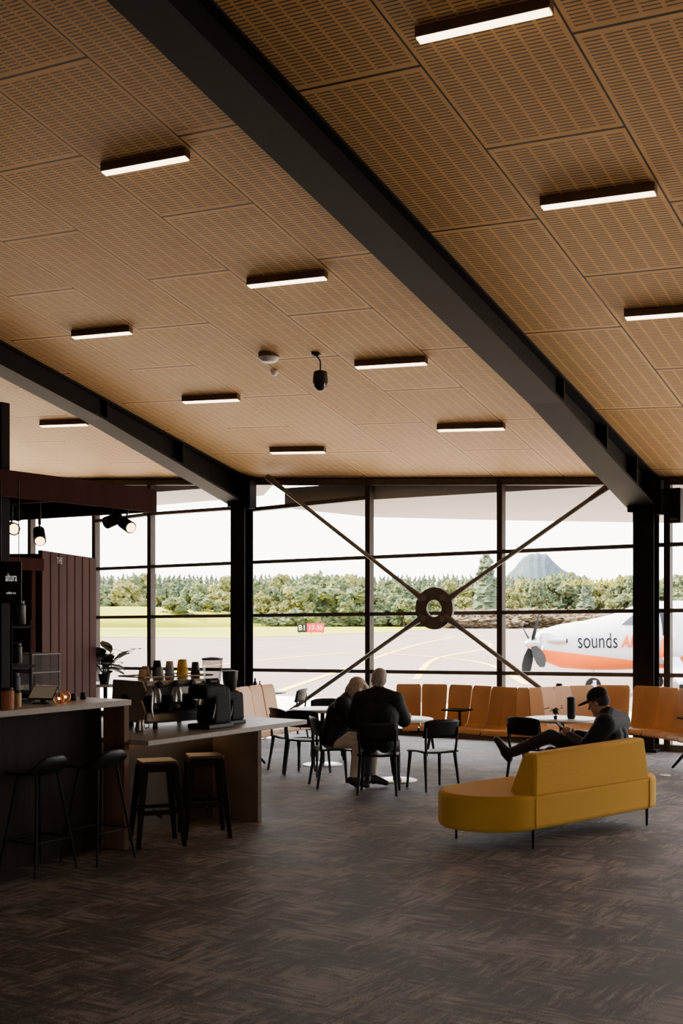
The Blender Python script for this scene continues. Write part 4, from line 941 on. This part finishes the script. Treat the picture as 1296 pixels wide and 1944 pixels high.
def body(J, f, up, arms_m=0, leg_m=1, sw=.2, sc=1., jk=.012):
    """material slots: 0 top, 1 trousers, 2 skin, 3 shoes, 4 eyes, 5 lips"""
    f = V(f).normalized(); up = V(up); up = (up-f*up.dot(f)).normalized(); r = f.cross(up).normalized(); c = V(J['head'])
    R = Matrix((r, f, up)).transposed(); g = lambda a, b_, z: c+r*a+f*b_+up*z; pr = []
    pr += [('e', g(0, -.012, .03), (.076, .098, .092), R, 2), ('e', g(0, .03, -.045), (.058, .066, .078), R, 2), ('c', g(-.012, .075, -.098), g(.012, .075, -.098), .020, .020, 2),
           ('c', g(0, .088, .008), g(0, .115, -.028), .009, .014, 2), ('e', g(.078, 0, -.01), (.012, .022, .033), R, 2), ('e', g(-.078, 0, -.01), (.012, .022, .033), R, 2),
           ('c', g(-.045, .072, .025), g(.045, .072, .025), .014, .014, 2), ('e', g(-.031, .083, .0), (.013, .009, .009), R, 4), ('e', g(.031, .083, .0), (.013, .009, .009), R, 4),
           ('c', g(-.018, .090, -.063), g(.018, .090, -.063), .008, .008, 5), ('e', g(-.04, .05, -.04), (.02, .03, .025), R, 2), ('e', g(.04, .05, -.04), (.02, .03, .025), R, 2)]
    nk = V(J['neck']); pr.append(('c', nk, g(0, -.02, -.05), .058, .055, 2)); pr.append(('c', nk-V((.03, 0, .0)), nk+V((.03, 0, 0)), .066, .066, 0))
    pv, ch = V(J['pelvis']), V(J['chest']); hw = .085
    X = V((1, 0, 0)); sl, sr = V(J['shoL']), V(J['shoR'])
    for s in (-1, 1):
        pr.append(('c', pv+X*s*hw, ch+X*s*.085+V((0, 0, -.05)), .125, .118+jk, 0)); pr.append(('c', ch+X*s*.07, nk+V((0, 0, -.09))+X*s*.07, .115+jk, .085+jk, 0))
        pr.append(('c', pv+X*s*hw-V((0, 0, .02)), pv+X*s*hw+V((0, .06, -.02)), .112, .1, leg_m))
    pr.append(('c', sl, sr, .070+jk, .070+jk, 0)); pr.append(('c', sl, nk, .062+jk, .05+jk, 0)); pr.append(('c', sr, nk, .062+jk, .05+jk, 0))
    for S_, E_, W_ in (('shoL', 'elbL', 'wriL'), ('shoR', 'elbR', 'wriR')):
        s_, e_, w_ = V(J[S_]), V(J[E_]), V(J[W_]); pr += [('c', s_, e_, .062+jk, .048+jk, 0), ('c', e_, w_+(e_-w_).normalized()*.03, .046+jk, .034+jk*.5, 0), ('c', w_+(e_-w_).normalized()*.04, w_, .028, .025, 2)]
    for h_, k_, a_, t_ in (('hipL', 'kneL', 'ankL', 'toeL'), ('hipR', 'kneR', 'ankR', 'toeR')):
        h, k, a, q = (V(J[n]) for n in (h_, k_, a_, t_)); pr += [('c', h, k, .098, .068, leg_m), ('c', k, k+(a-k)*.4, .068, .064, leg_m), ('c', k+(a-k)*.4, a+(k-a)*.12, .064, .052, leg_m), ('c', a+(k-a)*.12, a, .038, .040, 3)]
        ax_ = (q-a).normalized(); heel = a+(a-k).normalized()*.035
        pr += [('c', heel-ax_*.045, heel+ax_*.03, .038, .04, 3), ('c', a, q-ax_*.05, .045, .036, 3), ('c', heel, q-ax_*.01, .038, .030, 3), ('c', q-ax_*.06, q, .040, .032, 3)]
    return pr, g, R
hp_ = dict(pelvis=(0, -.03, .575), chest=(0, .01, .90), neck=(0, .05, 1.11), head=(0, .10, 1.255), shoL=(-.195, .02, 1.03), shoR=(.195, .02, 1.03), elbL=(-.28, .16, .80), elbR=(.28, .16, .80), wriL=(-.13, .41, .80), wriR=(.15, .41, .80),
     hipL=(-.1, .02, .55), hipR=(.1, .02, .55), kneL=(-.16, .43, .52), kneR=(.15, .43, .52), ankL=(-.15, .34, .115), ankR=(.17, .50, .115), toeL=(-.17, .50, .045), toeR=(.19, .66, .045))
loc = AT(717, 13.42); t = thing('person', 'grey haired person in a dark jacket sitting with back to us, leaning on the table', 'person', loc, face(.12, 1))
pr, g, R = body(hp_, (-.45, 1, -.22), (0, .2, 1), jk=.036); pr += hand(hp_['wriL'], (.35, 1, -.1), (0, 0, -1), -1, .35, 2)+hand(hp_['wriR'], (-.35, 1, -.1), (0, 0, -1), 1, .35, 2)
figure('body', pr, [M_jack, M_jean, M_skin, M_shoe, M_eye, M_lip], t)
figure('hair', [('e', g(0, -.03, .045), (.084, .098, .088), R, 0), ('e', g(0, -.055, -.01), (.074, .065, .075), R, 0), ('e', g(.06, -.01, .01), (.024, .05, .045), R, 0), ('e', g(-.06, -.01, .01), (.024, .05, .045), R, 0)], [M_ghair], t, .01)
J = dict(pelvis=(0, -.05, .565), chest=(0, .04, .84), neck=(0, .14, 1.02), head=(0, .25, 1.12), shoL=(-.16, .10, .955), shoR=(.16, .10, .955), elbL=(-.22, .22, .76), elbR=(.22, .24, .76), wriL=(-.08, .44, .79), wriR=(.10, .45, .79),
     hipL=(-.09, .0, .54), hipR=(.09, .0, .54), kneL=(-.09, .42, .53), kneR=(.11, .28, .52), ankL=(-.08, .40, .11), ankR=(.13, .22, .11), toeL=(-.09, .57, .04), toeR=(.14, .38, .04))
loc = AT(638, 13.9); t = thing('person', 'fair haired person in beige trousers and dark coat hunched over the table', 'person', loc, face(1, -.15))
pr, g, R = body(J, (.1, 1, -.65), (0, .6, 1), jk=.038); pr += hand(J['wriL'], (.3, 1, 0), (0, 0, -1), -1, .4, 2, .92)+hand(J['wriR'], (-.3, 1, 0), (0, 0, -1), 1, .4, 2, .92)
figure('body', pr, [M_jack, M_beige, M_skin, M_shoe, M_eye, M_lip], t)
figure('hair', [('e', g(0, -.03, .05), (.096, .110, .094), R, 0), ('e', g(0, -.06, -.03), (.094, .076, .105), R, 0), ('e', g(.078, .0, -.03), (.033, .06, .095), R, 0), ('e', g(-.078, .0, -.03), (.033, .06, .095), R, 0), ('e', g(0, .05, .085), (.07, .05, .03), R, 0)], [M_bhair], t, .01)
fd = V((-.84, .54)); loc = AT(1145, 11.5)
J = dict(pelvis=(0, 0, .585), chest=(0, -.07, .83), neck=(0, -.05, 1.03), head=(0, .05, 1.15), shoL=(-.20, -.09, .955), shoR=(.20, -.09, .955), elbL=(-.30, .05, .73), elbR=(.30, .05, .73), wriL=(-.075, .32, .82), wriR=(.075, .32, .82),
     hipL=(-.09, .05, .56), hipR=(.09, .05, .56), kneL=(-.10, .50, .64), kneR=(.0, .54, .80), ankL=(-.12, .62, .14), ankR=(-.03, .97, .60), toeL=(-.14, .78, .05), toeR=(-.05, 1.10, .74))
t = thing('person', 'person in dark cap and top sitting cross legged on the sofa with a phone', 'person', loc, face(fd.x, fd.y))
pr, g, R = body(J, (0, 1, -.45), (0, .4, 1), jk=.036); pr += hand(J['wriL'], (.45, .8, .5), (.9, 0, -.2), 1, .55, 2)+hand(J['wriR'], (-.45, .8, .5), (-.9, 0, -.2), -1, .55, 2)
figure('body', pr, [M_navy, M_jean, M_skin, M_shoe, M_eye, M_lip], t)
figure('hair', [('e', g(0, -.045, .0), (.081, .072, .07), R, 0), ('e', g(.066, -.01, .015), (.02, .045, .04), R, 0), ('e', g(-.066, -.01, .015), (.02, .045, .04), R, 0)], [M_jean], t, .01)
figure('cap', [('e', g(0, -.015, .068), (.090, .108, .080), R, 0), ('e', g(0, .125, .045), (.068, .085, .013), R, 0), ('e', g(0, -.01, .145), (.012, .012, .008), R, 0)], [M_jack], t, .009)
hq = loc+Matrix.Rotation(face(fd.x, fd.y), 3, 'Z') @ V((0, .415, .885)); t = thing('phone', 'phone held in both hands by the person on the sofa', 'phone', hq, face(fd.x, fd.y))
TM = Matrix.Rotation(radians(-50), 4, 'X'); mb = MB(); mb.box((0, 0, 0), (.075, .009, .15), M=TM); mb.build('case', M_plast, t, smooth=False, bevel=.003); mb = MB(); mb.box((0, -.0055, 0), (.068, .002, .14), M=TM); mb.build('screen', M_screen, t, smooth=False)

# ================================================================= LIGHT + CAMERA
w = bpy.data.worlds.new('World'); S.world = w; w.use_nodes = True; nt = w.node_tree; N, L = nt.nodes, nt.links; bg = N['Background']
tc = N.new('ShaderNodeTexCoord'); sp = N.new('ShaderNodeSeparateXYZ'); L.new(tc.outputs['Generated'], sp.inputs[0]); r = N.new('ShaderNodeValToRGB'); L.new(sp.outputs[2], r.inputs[0])
r.color_ramp.elements[0].position = 0.; r.color_ramp.elements[0].color = (1, .95, .87, 1); r.color_ramp.elements[1].position = .6; r.color_ramp.elements[1].color = (.80, .85, 1, 1)
L.new(r.outputs[0], bg.inputs[0]); bg.inputs[1].default_value = 11.5
sd = bpy.data.lights.new('sun', 'SUN'); sd.energy = 56.; sd.angle = radians(1.5); sd.color = (1, .84, .60); so = bpy.data.objects.new('sun', sd); COL.objects.link(so)
sdir = W(.72, .30, -.60); so.rotation_euler = sdir.to_track_quat('-Z', 'Y').to_euler(); so.location = (0, 0, 30)
cd = bpy.data.cameras.new('camera'); cd.sensor_fit = 'VERTICAL'; cd.sensor_height = 36; cd.sensor_width = 24; cd.lens = 36*F/1944; cd.shift_y = 193/1944; cd.clip_end = 8000; cd.clip_start = .05
co = bpy.data.objects.new('camera', cd); COL.objects.link(co); co.location = (0, 0, H); co.rotation_euler = (pi/2, 0, 0); S.camera = co
